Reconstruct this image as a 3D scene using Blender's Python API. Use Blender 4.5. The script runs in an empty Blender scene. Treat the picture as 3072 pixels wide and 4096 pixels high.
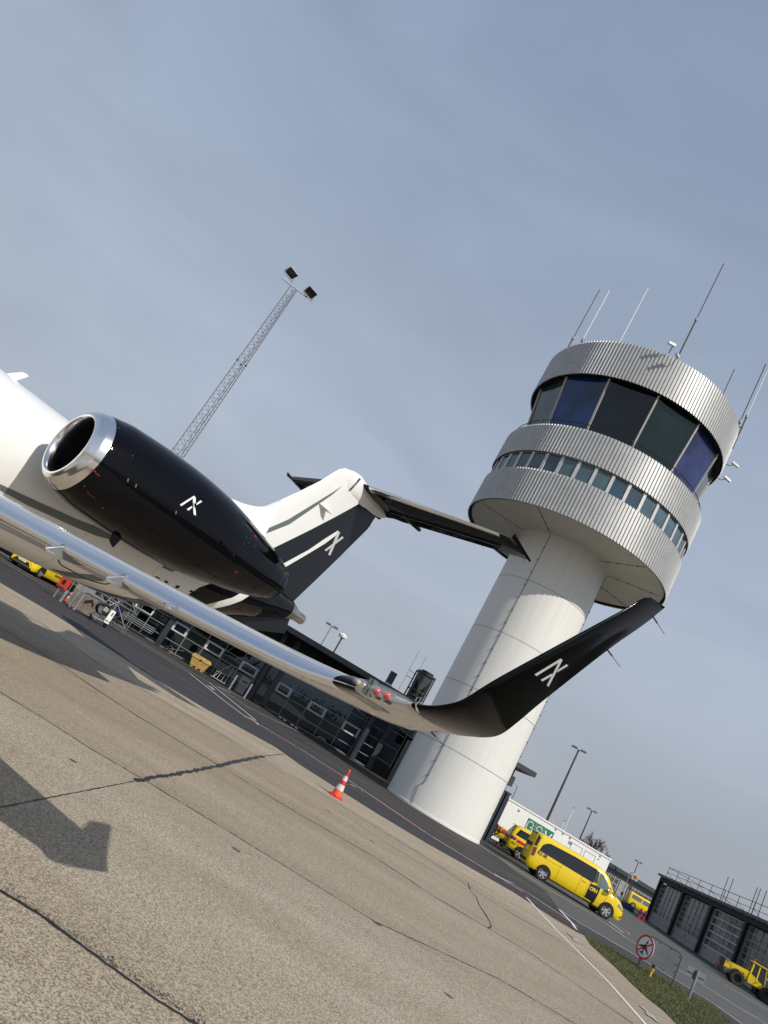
import bpy, bmesh, math, random
from mathutils import Vector, Matrix
R = math.radians
sin, cos, pi = math.sin, math.cos, math.pi
random.seed(7)
SC = bpy.context.scene
COL = SC.collection

# ---------------------------------------------------------------- camera
FPX, ROLL, PITCH, EYE = 2900.0, R(30.5), R(15.64), 1.65
_fw = Vector((0, cos(PITCH), sin(PITCH)))
_up0 = Vector((0, -sin(PITCH), cos(PITCH)))
_rt0 = Vector((1, 0, 0))
_rt = cos(ROLL) * _rt0 + sin(ROLL) * _up0
_up = -sin(ROLL) * _rt0 + cos(ROLL) * _up0
CAMP = Vector((0, 0, EYE))
cd = bpy.data.cameras.new('camera'); cam = bpy.data.objects.new('camera', cd); COL.objects.link(cam)
cam.matrix_world = Matrix(((_rt.x, _up.x, -_fw.x, 0), (_rt.y, _up.y, -_fw.y, 0), (_rt.z, _up.z, -_fw.z, EYE), (0, 0, 0, 1)))
cd.sensor_fit = 'VERTICAL'; cd.sensor_height = 36; cd.lens = FPX / 4096 * 36
cd.clip_start = 0.05; cd.clip_end = 9000
SC.camera = cam

# ---------------------------------------------------------------- world + sun
SUN_AZ, SUN_EL = 142.5, 39.5
w = bpy.data.worlds.new('World'); SC.world = w; w.use_nodes = True
nt = w.node_tree; nt.nodes.clear()
N = nt.nodes.new
out = N('ShaderNodeOutputWorld'); bg = N('ShaderNodeBackground'); sky = N('ShaderNodeTexSky')
sky.sky_type = 'NISHITA'; sky.sun_disc = False; sky.sun_elevation = R(SUN_EL); sky.sun_rotation = R(SUN_AZ)
sky.air_density = 1.0; sky.dust_density = 2.5; sky.ozone_density = 1.2; sky.altitude = 20
tc = N('ShaderNodeTexCoord'); mp = N('ShaderNodeMapping'); mp.inputs['Scale'].default_value = (1, 1.3, 2.6)
mp.inputs['Rotation'].default_value = (0.2, 0.3, 0.5)
nz = N('ShaderNodeTexNoise'); nz.inputs['Scale'].default_value = 2.2; nz.inputs['Detail'].default_value = 7; nz.inputs['Roughness'].default_value = 0.5
nz.inputs['Distortion'].default_value = 0.5
mx = N('ShaderNodeMix'); mx.data_type = 'RGBA'
sx = N('ShaderNodeSeparateXYZ'); nt.links.new(tc.outputs['Generated'], sx.inputs[0])
vr = N('ShaderNodeValToRGB')                                  # thin high cloud veil: paler low down, bluer overhead
for i, (p, c) in enumerate([(0.0, (.38, .41, .465)), (.10, (.385, .42, .485)), (.26, (.43, .485, .575)), (.46, (.37, .435, .545)), (.68, (.30, .365, .485)), (.84, (.245, .31, .44))]):
    e = vr.color_ramp.elements[i] if i < 2 else vr.color_ramp.elements.new(p)
    e.position = p; e.color = (*c, 1)
nt.links.new(sx.outputs['Z'], vr.inputs['Fac'])
ns = N('ShaderNodeVectorMath'); ns.operation = 'SCALE'
mr0 = N('ShaderNodeMapRange'); mr0.inputs['From Min'].default_value = .3; mr0.inputs['From Max'].default_value = .7; mr0.inputs['To Min'].default_value = 9.6; mr0.inputs['To Max'].default_value = 11.9
nt.links.new(tc.outputs['Generated'], mp.inputs['Vector']); nt.links.new(mp.outputs[0], nz.inputs['Vector'])
nt.links.new(nz.outputs['Fac'], mr0.inputs['Value']); nt.links.new(vr.outputs['Color'], ns.inputs[0]); nt.links.new(mr0.outputs[0], ns.inputs['Scale'])
mx.inputs['Factor'].default_value = .86
nt.links.new(sky.outputs[0], mx.inputs['A']); nt.links.new(ns.outputs[0], mx.inputs['B']); nt.links.new(mx.outputs['Result'], bg.inputs['Color'])
bg.inputs['Strength'].default_value = 0.10
nt.links.new(bg.outputs[0], out.inputs[0])
sl = bpy.data.lights.new('sun', 'SUN'); sl.energy = 3.6; sl.angle = R(0.53); sl.color = (1.0, 0.945, 0.86)
so = bpy.data.objects.new('sun', sl); COL.objects.link(so); so.location = (60, -60, 80)
sd = Vector((sin(R(SUN_AZ)) * cos(R(SUN_EL)), cos(R(SUN_AZ)) * cos(R(SUN_EL)), sin(R(SUN_EL))))
so.rotation_euler = sd.to_track_quat('Z', 'Y').to_euler()
SC.view_settings.view_transform = 'Standard'; SC.view_settings.look = 'None'
SC.view_settings.exposure = 0; SC.view_settings.gamma = 1

# ---------------------------------------------------------------- sight-line helpers (photo measured at 3072 x 4096)
def ray(x, y): return _fw + _rt * ((x - 1536) / FPX) + _up * ((2048 - y) / FPX)
def G(x, y, z=0.0):
    d = ray(x, y); t = (z - EYE) / d.z; return Vector((d.x * t, d.y * t, z))
def PA(az, dist, z=0.0): return Vector((dist * sin(R(az)), dist * cos(R(az)), z))
def EL(el, dist): return EYE + math.tan(R(el)) * dist

# ---------------------------------------------------------------- materials
MATS = {}
def mat(name, base, rough=0.5, metal=0.0, spec=0.5, ior=1.5, coat=0.0, emit=None, noise=None, bump=None, trans=0.0, alpha=1.0):
    """noise=(scale, amount[, second colour]) ; bump=(scale, strength)"""
    if name in MATS: return MATS[name]
    m = bpy.data.materials.new(name); m.use_nodes = True; t = m.node_tree; b = t.nodes['Principled BSDF']
    b.inputs['Base Color'].default_value = (*base, 1); b.inputs['Roughness'].default_value = rough
    b.inputs['Metallic'].default_value = metal; b.inputs['Specular IOR Level'].default_value = spec
    b.inputs['IOR'].default_value = ior; b.inputs['Coat Weight'].default_value = coat; b.inputs['Coat Roughness'].default_value = 0.03
    b.inputs['Transmission Weight'].default_value = trans; b.inputs['Alpha'].default_value = alpha
    if emit: b.inputs['Emission Color'].default_value = (*emit[0], 1); b.inputs['Emission Strength'].default_value = emit[1]
    if noise or bump: tcn = t.nodes.new('ShaderNodeTexCoord')
    if noise:
        n = t.nodes.new('ShaderNodeTexNoise'); n.inputs['Scale'].default_value = noise[0]; n.inputs['Detail'].default_value = 6; n.inputs['Roughness'].default_value = 0.62
        c2 = noise[2] if len(noise) > 2 else tuple(max(0, c * (1 - noise[1])) for c in base)
        c1 = tuple(min(1, c * (1 + noise[1] * .35)) for c in base)
        r = t.nodes.new('ShaderNodeValToRGB'); r.color_ramp.elements[0].position = .3; r.color_ramp.elements[1].position = .7
        r.color_ramp.elements[0].color = (*c2, 1); r.color_ramp.elements[1].color = (*c1, 1)
        t.links.new(tcn.outputs['Object'], n.inputs['Vector']); t.links.new(n.outputs['Fac'], r.inputs['Fac']); t.links.new(r.outputs['Color'], b.inputs['Base Color'])
    if bump:
        n = t.nodes.new('ShaderNodeTexNoise'); n.inputs['Scale'].default_value = bump[0]; n.inputs['Detail'].default_value = 4
        bp = t.nodes.new('ShaderNodeBump'); bp.inputs['Strength'].default_value = bump[1]; bp.inputs['Distance'].default_value = 0.02
        t.links.new(tcn.outputs['Object'], n.inputs['Vector']); t.links.new(n.outputs['Fac'], bp.inputs['Height']); t.links.new(bp.outputs[0], b.inputs['Normal'])
    MATS[name] = m; return m

M_white = mat('white_aircraft_paint', (.80, .80, .78), .25, coat=.4, noise=(1.3, .06))
M_black = mat('black_aircraft_paint', (.0018, .002, .0034), .05, spec=.24)
M_blackm = mat('black_tail_paint', (.010, .012, .015), .22, spec=.4)
M_grey = mat('slate_stripe_paint', (.115, .145, .150), .3, coat=.3)
M_lgrey = mat('logo_silver_paint', (.52, .52, .52), .4)
M_chrome = mat('polished_aluminium', (.84, .845, .86), .17, metal=1.0, bump=(2.0, .015))
M_steel = mat('exhaust_titanium', (.45, .42, .38), .34, metal=.9, noise=(6, .3))
M_dark = mat('dark_void', (.004, .004, .005), .6)
M_fan = mat('intake_liner', (.012, .012, .014), .35)
M_rubber = mat('black_rubber', (.012, .012, .012), .75, noise=(20, .3))
M_red = mat('red_paint', (.60, .035, .025), .4)
M_redl = mat('red_stencil', (.20, .012, .010), .5)
M_yel = mat('yellow_vehicle_paint', (.86, .62, .010), .26, coat=.6)
M_navy = mat('navy_vehicle_paint', (.006, .008, .022), .3, coat=.4)
M_vglass = mat('dark_vehicle_glass', (.010, .012, .014), .05, coat=.3, ior=1.6)
M_cglass = mat('pale_vehicle_glass', (.12, .17, .16), .05, coat=.3)
M_rim = mat('alloy_rim', (.62, .62, .63), .3, metal=.7)
M_galv = mat('galvanised_steel', (.32, .335, .34), .5, metal=.4, noise=(5, .35))
M_rust = mat('dark_rusty_steel', (.085, .055, .045), .6, noise=(8, .4))
M_dsteel = mat('slate_blue_steel', (.030, .040, .055), .42, noise=(2, .25))
M_fascia = mat('dark_grey_fascia', (.045, .058, .062), .45, noise=(1.2, .2))
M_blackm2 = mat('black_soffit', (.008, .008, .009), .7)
M_frame = mat('pale_window_frame', (.55, .56, .57), .45, noise=(4, .15))
M_hframe = mat('grey_gate_frame', (.17, .18, .185), .5, noise=(3, .3))
M_plinth = mat('concrete_plinth', (.16, .15, .14), .8, noise=(3, .4), bump=(30, .3))
M_wpl = mat('white_container_panel', (.82, .82, .80), .45, noise=(.8, .06))
M_green = mat('green_sign_paint', (.008, .19, .10), .5)
M_yplast = mat('faded_yellow_plastic', (.50, .33, .10), .55, noise=(4, .35), bump=(8, .15))
M_gplast = mat('dark_green_plastic', (.018, .060, .028), .5, noise=(6, .2))
M_bplast = mat('blue_plastic', (.01, .03, .16), .45, noise=(6, .3))
M_cabin = mat('grey_cabinet_paint', (.27, .275, .27), .5, noise=(4, .12))
M_cable = mat('black_cable', (.010, .010, .010), .5)
M_tyre = mat('dusty_tyre_rubber', (.045, .042, .038), .85, noise=(9, .5), bump=(30, .4))
M_wmark = mat('white_road_marking', (.74, .74, .72), .7, noise=(6, .2))
M_rmark = mat('red_road_marking', (.44, .035, .03), .7, noise=(5, .25))

# ---------------------------------------------------------------- mesh builder
class MB:
    def __init__(s): s.bm = bmesh.new()
    def face(s, pts):
        vs = [s.bm.verts.new(p) for p in pts]
        try: return s.bm.faces.new(vs)
        except ValueError: return None
    def box(s, c, d, rz=0.0, bevel=0.0, rot=None):
        M = Matrix.Translation(Vector(c)) @ (rot.to_4x4() if rot is not None else Matrix.Rotation(rz, 4, 'Z')) @ Matrix.Diagonal((d[0], d[1], d[2], 1))
        r = bmesh.ops.create_cube(s.bm, size=1.0, matrix=M)
        if bevel > 0:
            es = {e for v in r['verts'] for e in v.link_edges}
            bmesh.ops.bevel(s.bm, geom=list(es), offset=bevel, segments=2, affect='EDGES', clamp_overlap=True)
        return s
    def beam(s, a, b, wd, dp=None):
        """box bar from a to b"""
        a, b = Vector(a), Vector(b); d = b - a
        if d.length < 1e-6: return s
        q = d.to_track_quat('Z', 'Y').to_matrix()
        return s.box((a + b) / 2, (wd, dp or wd, d.length), rot=q)
    def tube(s, pts, r, n=8, cap=True):
        pts = [Vector(p) for p in pts]; rs = r if isinstance(r, (list, tuple)) else [r] * len(pts)
        rings = []; prev = None
        for i, p in enumerate(pts):
            d = (pts[min(i + 1, len(pts) - 1)] - pts[max(i - 1, 0)]).normalized()
            if prev is None:
                a = Vector((0, 0, 1)) if abs(d.z) < .9 else Vector((1, 0, 0)); u = d.cross(a).normalized()
            else:
                u = (prev - d * prev.dot(d)).normalized()
            prev = u; v = d.cross(u)
            rings.append([s.bm.verts.new(p + (u * cos(2 * pi * k / n) + v * sin(2 * pi * k / n)) * rs[i]) for k in range(n)])
        for A, B in zip(rings, rings[1:]):
            for k in range(n): s.bm.faces.new((A[k], A[(k + 1) % n], B[(k + 1) % n], B[k]))
        if cap:
            s.bm.faces.new(rings[0][::-1]); s.bm.faces.new(rings[-1])
        return s
    def loft(s, rings, closed=True, cap=(True, True), loop=False):
        V = [[s.bm.verts.new(p) for p in r] for r in rings]
        n = len(V[0]); m = n if closed else n - 1
        pairs = list(zip(V, V[1:])) + ([(V[-1], V[0])] if loop else [])
        for A, B in pairs:
            for k in range(m):
                q = (A[k], A[(k + 1) % n], B[(k + 1) % n], B[k])
                try: s.bm.faces.new(q)
                except ValueError: pass
        if closed and not loop:
            if cap[0]: s.bm.faces.new(V[0][::-1])
            if cap[1]: s.bm.faces.new(V[-1])
        return s
    def lathe(s, prof, c=(0, 0, 0), n=48, axis='Z', cap=False):
        """prof: list of (r, h)"""
        c = Vector(c); rings = []
        for r, h in prof:
            ring = []
            for k in range(n):
                a = 2 * pi * k / n
                if axis == 'Z': p = Vector((r * cos(a), r * sin(a), h))
                elif axis == 'X': p = Vector((h, r * cos(a), r * sin(a)))
                else: p = Vector((r * cos(a), h, r * sin(a)))
                ring.append(c + p)
            rings.append(ring)
        return s.loft(rings, True, (cap, cap))
    def prism(s, pts, off):
        """closed outline extruded by vector off"""
        off = Vector(off); a = [Vector(p) for p in pts]; b = [p + off for p in a]
        A = [s.bm.verts.new(p) for p in a]; B = [s.bm.verts.new(p) for p in b]
        f1 = s.bm.faces.new(A[::-1]); f2 = s.bm.faces.new(B); n = len(A)
        for k in range(n): s.bm.faces.new((A[k], A[(k + 1) % n], B[(k + 1) % n], B[k]))
        bmesh.ops.triangulate(s.bm, faces=[f for f in (f1, f2) if len(f.verts) > 4])
        return s
    def add(s, o): 
        me = bpy.data.meshes.new('tmp'); o.bm.to_mesh(me); s.bm.from_mesh(me); bpy.data.meshes.remove(me); return s
    def xf(s, M): bmesh.ops.transform(s.bm, matrix=M, verts=s.bm.verts); return s
    def build(s, name, m, parent=None, label=None, smooth=30, loc=None, fixn=True, kind=None):
        if fixn: bmesh.ops.recalc_face_normals(s.bm, faces=s.bm.faces)
        if loc is not None: bmesh.ops.translate(s.bm, verts=s.bm.verts, vec=-Vector(loc))
        me = bpy.data.meshes.new(name); s.bm.to_mesh(me); s.bm.free()
        if smooth:
            me.polygons.foreach_set('use_smooth', [True] * len(me.polygons)); me.set_sharp_from_angle(angle=R(smooth))
        me.materials.append(m)
        o = bpy.data.objects.new(name, me); COL.objects.link(o)
        if loc is not None and parent is None: o.location = loc
        if parent is not None: o.parent = parent
        if label: o['label'] = label
        if kind: o['kind'] = kind
        return o

def thing(name, label, cat, loc=(0, 0, 0), rz=0.0, group=None):
    o = bpy.data.objects.new(name, None); COL.objects.link(o); o.location = loc; o.rotation_euler = (0, 0, rz)
    o.empty_display_size = .2; o['label'] = label; o['category'] = cat
    if group: o['group'] = group
    return o
def tag(o, label, cat, group=None):
    o['label'] = label; o['category'] = cat
    if group: o['group'] = group
    return o
def struct(o): o['kind'] = 'structure'; return o
def dup(root, loc, rz=0.0, label=None, group=None):
    def cp(o, par):
        c = o.copy(); COL.objects.link(c); c.parent = par
        for ch in list(o.children): cp(ch, c)
        return c
    r = cp(root, None); r.location = loc; r.rotation_euler = (0, 0, rz)
    if label: r['label'] = label
    if group: r['group'] = group
    return r
def text_mb(txt, size, bold=0.0, depth=0.0):
    """text outline in the XY plane, baseline at origin"""
    c = bpy.data.curves.new('t', 'FONT'); c.body = txt; c.size = size; c.offset = bold; c.extrude = depth; c.resolution_u = 3
    o = bpy.data.objects.new('t', c); COL.objects.link(o)
    dg = bpy.context.evaluated_depsgraph_get(); dg.update()
    me = bpy.data.meshes.new_from_object(o.evaluated_get(dg)); b = MB(); b.bm.from_mesh(me)
    bpy.data.objects.remove(o); bpy.data.curves.remove(c); bpy.data.meshes.remove(me)
    return b
def frame_mat(origin, xa, ya):
    xa = Vector(xa).normalized(); ya = Vector(ya).normalized(); za = xa.cross(ya)
    return Matrix(((xa.x, ya.x, za.x, origin[0]), (xa.y, ya.y, za.y, origin[1]), (xa.z, ya.z, za.z, origin[2]), (0, 0, 0, 1)))
def decal(poly, fn, step=0.15):
    """flat outline in (u,v) cut into small cells and laid on a curved surface by fn(u,v)->point"""
    b = MB(); f = b.face([(p[0], p[1], 0) for p in poly])
    bmesh.ops.triangulate(b.bm, faces=[f])
    for ax in (0, 1):
        lo = min(p[ax] for p in poly); hi = max(p[ax] for p in poly); n = int((hi - lo) / step)
        for i in range(1, n + 1):
            co = [0, 0, 0]; no = [0, 0, 0]; co[ax] = lo + (hi - lo) * i / (n + 1); no[ax] = 1
            bmesh.ops.bisect_plane(b.bm, geom=b.bm.verts[:] + b.bm.edges[:] + b.bm.faces[:], plane_co=co, plane_no=no)
    for v in b.bm.verts: v.co = fn(v.co.x, v.co.y)
    return b
def bez(pts, n=8):
    """smooth open curve through points (Catmull-Rom)"""
    P = [Vector(p) for p in pts]; P = [2 * P[0] - P[1]] + P + [2 * P[-1] - P[-2]]; o = []
    for i in range(1, len(P) - 2):
        for k in range(n):
            t = k / n; a, b, c, d = P[i - 1:i + 3]
            o.append(.5 * ((2 * b) + (c - a) * t + (2 * a - 5 * b + 4 * c - d) * t * t + (3 * b - a - 3 * c + d) * t ** 3))
    o.append(P[-2]); return o
def interp(tab, x):
    """tab rows (x, a, b, ...) -> interpolated tuple"""
    if x <= tab[0][0]: return tab[0][1:]
    for r0, r1 in zip(tab, tab[1:]):
        if x <= r1[0]:
            t = (x - r0[0]) / (r1[0] - r0[0]); return tuple(a + (b - a) * t for a, b in zip(r0[1:], r1[1:]))
    return tab[-1][1:]
def smooth_tab(tab, n=5): return [tuple(v) for v in bezn(tab, n)]
def bezn(rows, n):
    P = [tuple(2 * a - b for a, b in zip(rows[0], rows[1]))] + list(rows) + [tuple(2 * a - b for a, b in zip(rows[-1], rows[-2]))]; o = []
    for i in range(1, len(P) - 2):
        x0, x1 = P[i][0], P[i + 1][0]
        for k in range(n):
            t = k / n; row = []
            for j in range(len(P[0])):
                a, b, c, d = (P[i - 1 + q][j] for q in range(4))
                row.append(.5 * ((2 * b) + (c - a) * t + (2 * a - 5 * b + 4 * c - d) * t * t + (3 * b - a - 3 * c + d) * t ** 3))
            row[0] = x0 + (x1 - x0) * t; o.append(row)
    o.append(list(rows[-1])); return o

# ================================================================ GROUND
def ground_mat(name, cols, spk, coarse=.25, rough=.85, bump=.5, band=None):
    """cols: dark grain, light grain, stain tint ; spk: grain scale"""
    m = bpy.data.materials.new(name); m.use_nodes = True; t = m.node_tree; b = t.nodes['Principled BSDF']; n = t.nodes.new; L = t.links.new
    c = n('ShaderNodeTexCoord')
    a = n('ShaderNodeTexNoise'); a.inputs['Scale'].default_value = spk; a.inputs['Detail'].default_value = 3; a.inputs['Roughness'].default_value = .7
    r = n('ShaderNodeValToRGB'); r.color_ramp.elements[0].position = .40; r.color_ramp.elements[1].position = .58
    r.color_ramp.elements[0].color = (*cols[0], 1); r.color_ramp.elements[1].color = (*cols[1], 1)
    s = n('ShaderNodeTexNoise'); s.inputs['Scale'].default_value = coarse; s.inputs['Detail'].default_value = 9; s.inputs['Roughness'].default_value = .65
    mpn = n('ShaderNodeMapping'); mpn.inputs['Scale'].default_value = (.45, 1.6, 1); mpn.inputs['Rotation'].default_value = (0, 0, .06)
    r2 = n('ShaderNodeValToRGB'); r2.color_ramp.elements[0].position = .38; r2.color_ramp.elements[1].position = .68
    r2.color_ramp.elements[0].color = (*cols[2], 1); r2.color_ramp.elements[1].color = (1, 1, 1, 1)
    mx = n('ShaderNodeMix'); mx.data_type = 'RGBA'; mx.blend_type = 'MULTIPLY'; mx.inputs['Factor'].default_value = 1
    L(c.outputs['Object'], a.inputs['Vector']); L(a.outputs['Fac'], r.inputs['Fac']); L(c.outputs['Object'], mpn.inputs['Vector']); L(mpn.outputs[0], s.inputs['Vector'])
    L(s.outputs['Fac'], r2.inputs['Fac']); L(r.outputs['Color'], mx.inputs['A']); L(r2.outputs['Color'], mx.inputs['B'])
    res = mx.outputs['Result']
    if band:    # slabs cast at different times: each lane between joints has its own tone
        sx = n('ShaderNodeSeparateXYZ'); L(c.outputs['Object'], sx.inputs[0])
        ad = n('ShaderNodeMath'); ad.operation = 'MULTIPLY_ADD'; ad.inputs[1].default_value = .045; L(sx.outputs['X'], ad.inputs[0]); L(sx.outputs['Y'], ad.inputs[2])
        mr = n('ShaderNodeMath'); mr.operation = 'DIVIDE'; mr.inputs[1].default_value = 50; L(ad.outputs[0], mr.inputs[0])
        br = n('ShaderNodeValToRGB'); br.color_ramp.interpolation = 'CONSTANT'
        for i, (p, col) in enumerate(band):
            e = br.color_ramp.elements[i] if i < 2 else br.color_ramp.elements.new(p / 50)
            e.position = p / 50; e.color = (*col, 1)
        L(mr.outputs[0], br.inputs['Fac'])
        m2 = n('ShaderNodeMix'); m2.data_type = 'RGBA'; m2.blend_type = 'MULTIPLY'; m2.inputs['Factor'].default_value = 1
        L(res, m2.inputs['A']); L(br.outputs['Color'], m2.inputs['B']); res = m2.outputs['Result']
    L(res, b.inputs['Base Color']); b.inputs['Roughness'].default_value = rough; b.inputs['Specular IOR Level'].default_value = .25
    bp = n('ShaderNodeBump'); bp.inputs['Strength'].default_value = bump; bp.inputs['Distance'].default_value = .006
    L(a.outputs['Fac'], bp.inputs['Height']); L(bp.outputs[0], b.inputs['Normal'])
    return m
M_apron = ground_mat('exposed_aggregate_concrete', ((.19, .163, .128), (.60, .53, .43), (.80, .775, .745)), 75, coarse=.4, bump=.7,
                     band=[(0, (1.0, .985, .945)), (8.95, (.90, .865, .81)), (13.6, (.90, .855, .80)), (18.5, (1.0, .96, .90))])
M_lane = ground_mat('dark_new_asphalt', ((.040, .040, .042), (.072, .072, .074), (.72, .72, .72)), 60, coarse=.5)
M_fore = ground_mat('worn_brown_asphalt', ((.060, .056, .052), (.105, .099, .092), (.50, .48, .46)), 50, coarse=.6)
M_road = ground_mat('pale_grey_asphalt', ((.085, .085, .083), (.145, .145, .14), (.80, .80, .80)), 40, coarse=.3)
M_soil = ground_mat('turf_soil', ((.030, .040, .012), (.085, .095, .030), (.6, .65, .5)), 25, coarse=1.5)
M_blade = mat('grass_blade', (.085, .105, .028), .7, noise=(1.2, .5, (.13, .115, .05)))
M_tar = mat('joint_tar', (.018, .018, .020), .55, noise=(25, .4))

def sheet(name, pts, z, m):
    b = MB(); f = b.face([(p[0], p[1], z) for p in pts]); bmesh.ops.triangulate(b.bm, faces=[f])
    for fc in b.bm.faces:
        if fc.normal.z < 0: fc.normal_flip()
    return struct(b.build(name, m, smooth=0, fixn=False))
struct(MB().box((0, 0, -.5), (9000, 9000, 1.0)).build('ground', M_fore, smooth=0))
S = lambda x, y: (2500 + x * .217, 3700 + y * .217)
J = lambda x, y: (x * .90416, 2400 + y * .90416)
V = lambda x, y: (2050 + x * .27125, 3250 + y * .27125)
c8 = lambda x, y: (2300 + x * .46534, 3300 + y * .46534)
B_ = lambda x, y: (400 + x * .42194, 2300 + y * .42194)
A_ = lambda x, y: (1000 + x * .42194, 2400 + y * .42194)
Q_ = lambda x, y: (700 + x * .24111, 2550 + y * .24111)
edge = [(0, 2331), (180, 2436), (363, 2550), B_(150, 745), B_(500, 970), B_(1000, 1270), B_(1659, 1630), (1200, 3060), (1500, 3250), (1700, 3370), V(0, 1170), V(600, 1560), c8(30, 930)]
gedge = [c8(80, 950), c8(130, 1030), c8(350, 1230), c8(500, 1380), c8(620, 1490), c8(760, 1600), c8(870, 1711)]
E3 = [G(*p) for p in edge]; GE3 = [G(*p) for p in gedge]
sheet('apron', [(-90, E3[0].y + 4)] + [(p.x, p.y) for p in E3] + [(p.x, p.y) for p in GE3] + [(9.5, 6), (12, -10), (14, -90), (-90, -90)], .004, M_apron)
red = [(0, 2282), (447, 2550), (569, 2616), (797, 2766), (1100, 2946), (1200, 3004), (1400, 3135), (1650, 3300), (2050, 3551), (2175, 3630), (2305, 3719)]
w1 = [(1914, 3379), (2050, 3467), (2169, 3543), (2267, 3600), (2348, 3646), (2443, 3708), (2500, 3749), (2695, 3869), (2860, 3971), (2964, 4037), (3030, 4075), (3072, 4102)]
w2 = [A_(60, 1165), A_(500, 1430), (1363, 3100), (1394, 3121), (1706, 3334), (1978, 3501), V(0, 1050), V(300, 1240), V(750, 1540), (2307, 3706)]
w3 = [(2236, 3639), (2312, 3689), (2500, 3798), (2630, 3876), (2739, 3945), (2860, 4020), (2966, 4096), (3072, 4165)]
la = [(0, 2239.5), (204, 2360), (434, 2496), (538, 2560), (700, 2658), Q_(240, 595), Q_(770, 1020), Q_(1180, 1330), Q_(1380, 1452), A_(60, 1165)]
lb = [(0, 2232), (204, 2349), (434, 2489), (538, 2552), (700, 2649), Q_(570, 750), Q_(690, 850), Q_(1340, 1380)]
lc = [Q_(685, 812), Q_(780, 865), Q_(1200, 1150), Q_(1659, 1380), A_(520, 1275)]
ld = [Q_(685, 812), Q_(960, 925), Q_(1240, 1065), Q_(1659, 1300)]
# new asphalt lane between the apron and the white edge line
top = [G(*p) for p in la[:6]] + [G(*p) for p in [(900, 2790), (1100, 2905), (1211, 2990), (1394, 3108), (1706, 3320), (1978, 3487), (2050, 3520), (2180, 3600), (2300, 3680)]]
sheet('asphalt_lane', [(-90, E3[0].y + 4)] + [(p.x, p.y) for p in E3[:-1]] + [(p.x, p.y) for p in [E3[-1]] + top[::-1]] + [(-90, top[0].y + 4)], .008, M_lane)
W1 = [G(*p) for p in w1]; W3 = [G(*p) for p in w3]
sheet('service_road', [(p.x, p.y) for p in W3[::-1]] + [(p.x, p.y) for p in [G(2180, 3565), G(2050, 3480), G(1990, 3425)]] + [(30, 60), (42, 95), (120, 300), (140, 90), (60, 35)], .010, M_road)
gl = [(p.x, p.y) for p in GE3]
gr = [G(*p) for p in [c8(60, 935), S(0, 590), S(300, 780), S(700, 1000), S(1150, 1240), S(1659, 1530), (3072, 4240)]]
sheet('grass_verge_soil', gl[::-1] + [(p.x, p.y) for p in gr] + [(22, 14), (22, -10), (12.05, -10), (9.52, 6)], .014, M_soil)
g2 = [(2461, 3590), (2484, 3624), (2570, 3674), (2576, 3640), (2520, 3610)]
sheet('grass_strip', [(G(*p).x, G(*p).y) for p in g2], .016, M_soil)

def strip(b, px, wd, z=.0135, jit=0.0, step=.6, world=False):
    P = [Vector(p) if world else G(*p) for p in px]; pts = []
    for a, c in zip(P, P[1:]):
        n = max(1, int((c - a).length / step)) if jit else 1
        pts += [a.lerp(c, k / n) for k in range(n)]
    pts.append(P[-1]); vs = []
    for i, p in enumerate(pts):
        d = pts[min(i + 1, len(pts) - 1)] - pts[max(i - 1, 0)]; d.z = 0; d.normalize(); q = Vector((-d.y, d.x, 0))
        j1 = 1 + random.uniform(-jit, jit); j2 = 1 + random.uniform(-jit, jit); s = random.uniform(-jit, jit) * wd * .4
        vs.append((b.bm.verts.new((p.x + q.x * (wd / 2 * j1 + s), p.y + q.y * (wd / 2 * j1 + s), z)), b.bm.verts.new((p.x - q.x * (wd / 2 * j2 - s), p.y - q.y * (wd / 2 * j2 - s), z))))
    for a, c in zip(vs, vs[1:]):
        f = b.bm.faces.new((a[0], a[1], c[1], c[0])); f.normal_update()
        if f.normal.z < 0: f.normal_flip()
b = MB()
for l, wd in ((w1, .13), (w2, .10), (w3, .12), (la, .10), (lb, .10), (lc, .09), (ld, .09)): strip(b, l, wd)
for l, wd in (([(2236, 3639), (2285, 3690), V(940, 1733)], .10), ([(2428, 3682), (2495, 3733)], .12), ([(2844, 3905), (3072, 4042)], .10), ([(2900, 3942), (3072, 4046)], .08),
              ([V(1380, 1590), V(1659, 1733), (2520, 3740)], .08), ([(1978, 3496), (2020, 3526), V(150, 1170)], .10), ([(1400, 3137), (1452, 3168)], .16)): strip(b, l, wd, z=.0150)
strip(b, [V(205, 1255), V(640, 1733), (2300, 3796), (2440, 3937), (2579, 4096), (2640, 4180)], .085, z=.0104)
struct(b.build('white_road_markings', M_wmark, smooth=0, fixn=False))
b = MB(); strip(b, red, .13, z=.0165); struct(b.build('red_road_marking', M_rmark, smooth=0, fixn=False))
b = MB()          # worn white arrows painted on apron and lane
def arrow_px(o, pts): 
    f = b.face([G(*o(*p), .0180) for p in pts]); bmesh.ops.triangulate(b.bm, faces=[f])
arrow_px(c8, [(550, 1550), (600, 1560), (640, 1620), (672, 1625), (700, 1670), (740, 1706), (700, 1690), (655, 1650), (630, 1640), (600, 1610), (618, 1602), (575, 1570)])
arrow_px(lambda x, y: (1900 + x * .5425, 3000 + y * .5425), [(675, 1345), (700, 1352), (735, 1385), (755, 1390), (775, 1428), (740, 1412), (715, 1398), (728, 1390)])
arrow_px(Q_, [(510, 770), (560, 800), (600, 815), (640, 845), (672, 882), (640, 868), (610, 858), (588, 830), (560, 815)])
arrow_px(Q_, [(1170, 1293), (1230, 1330), (1290, 1352), (1380, 1425), (1310, 1388), (1260, 1355), (1215, 1335)])
struct(b.build('worn_arrow_markings', mat('worn_marking', (.42, .41, .39), .8, noise=(5, .5)), smooth=0, fixn=True))
b = MB()
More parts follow.
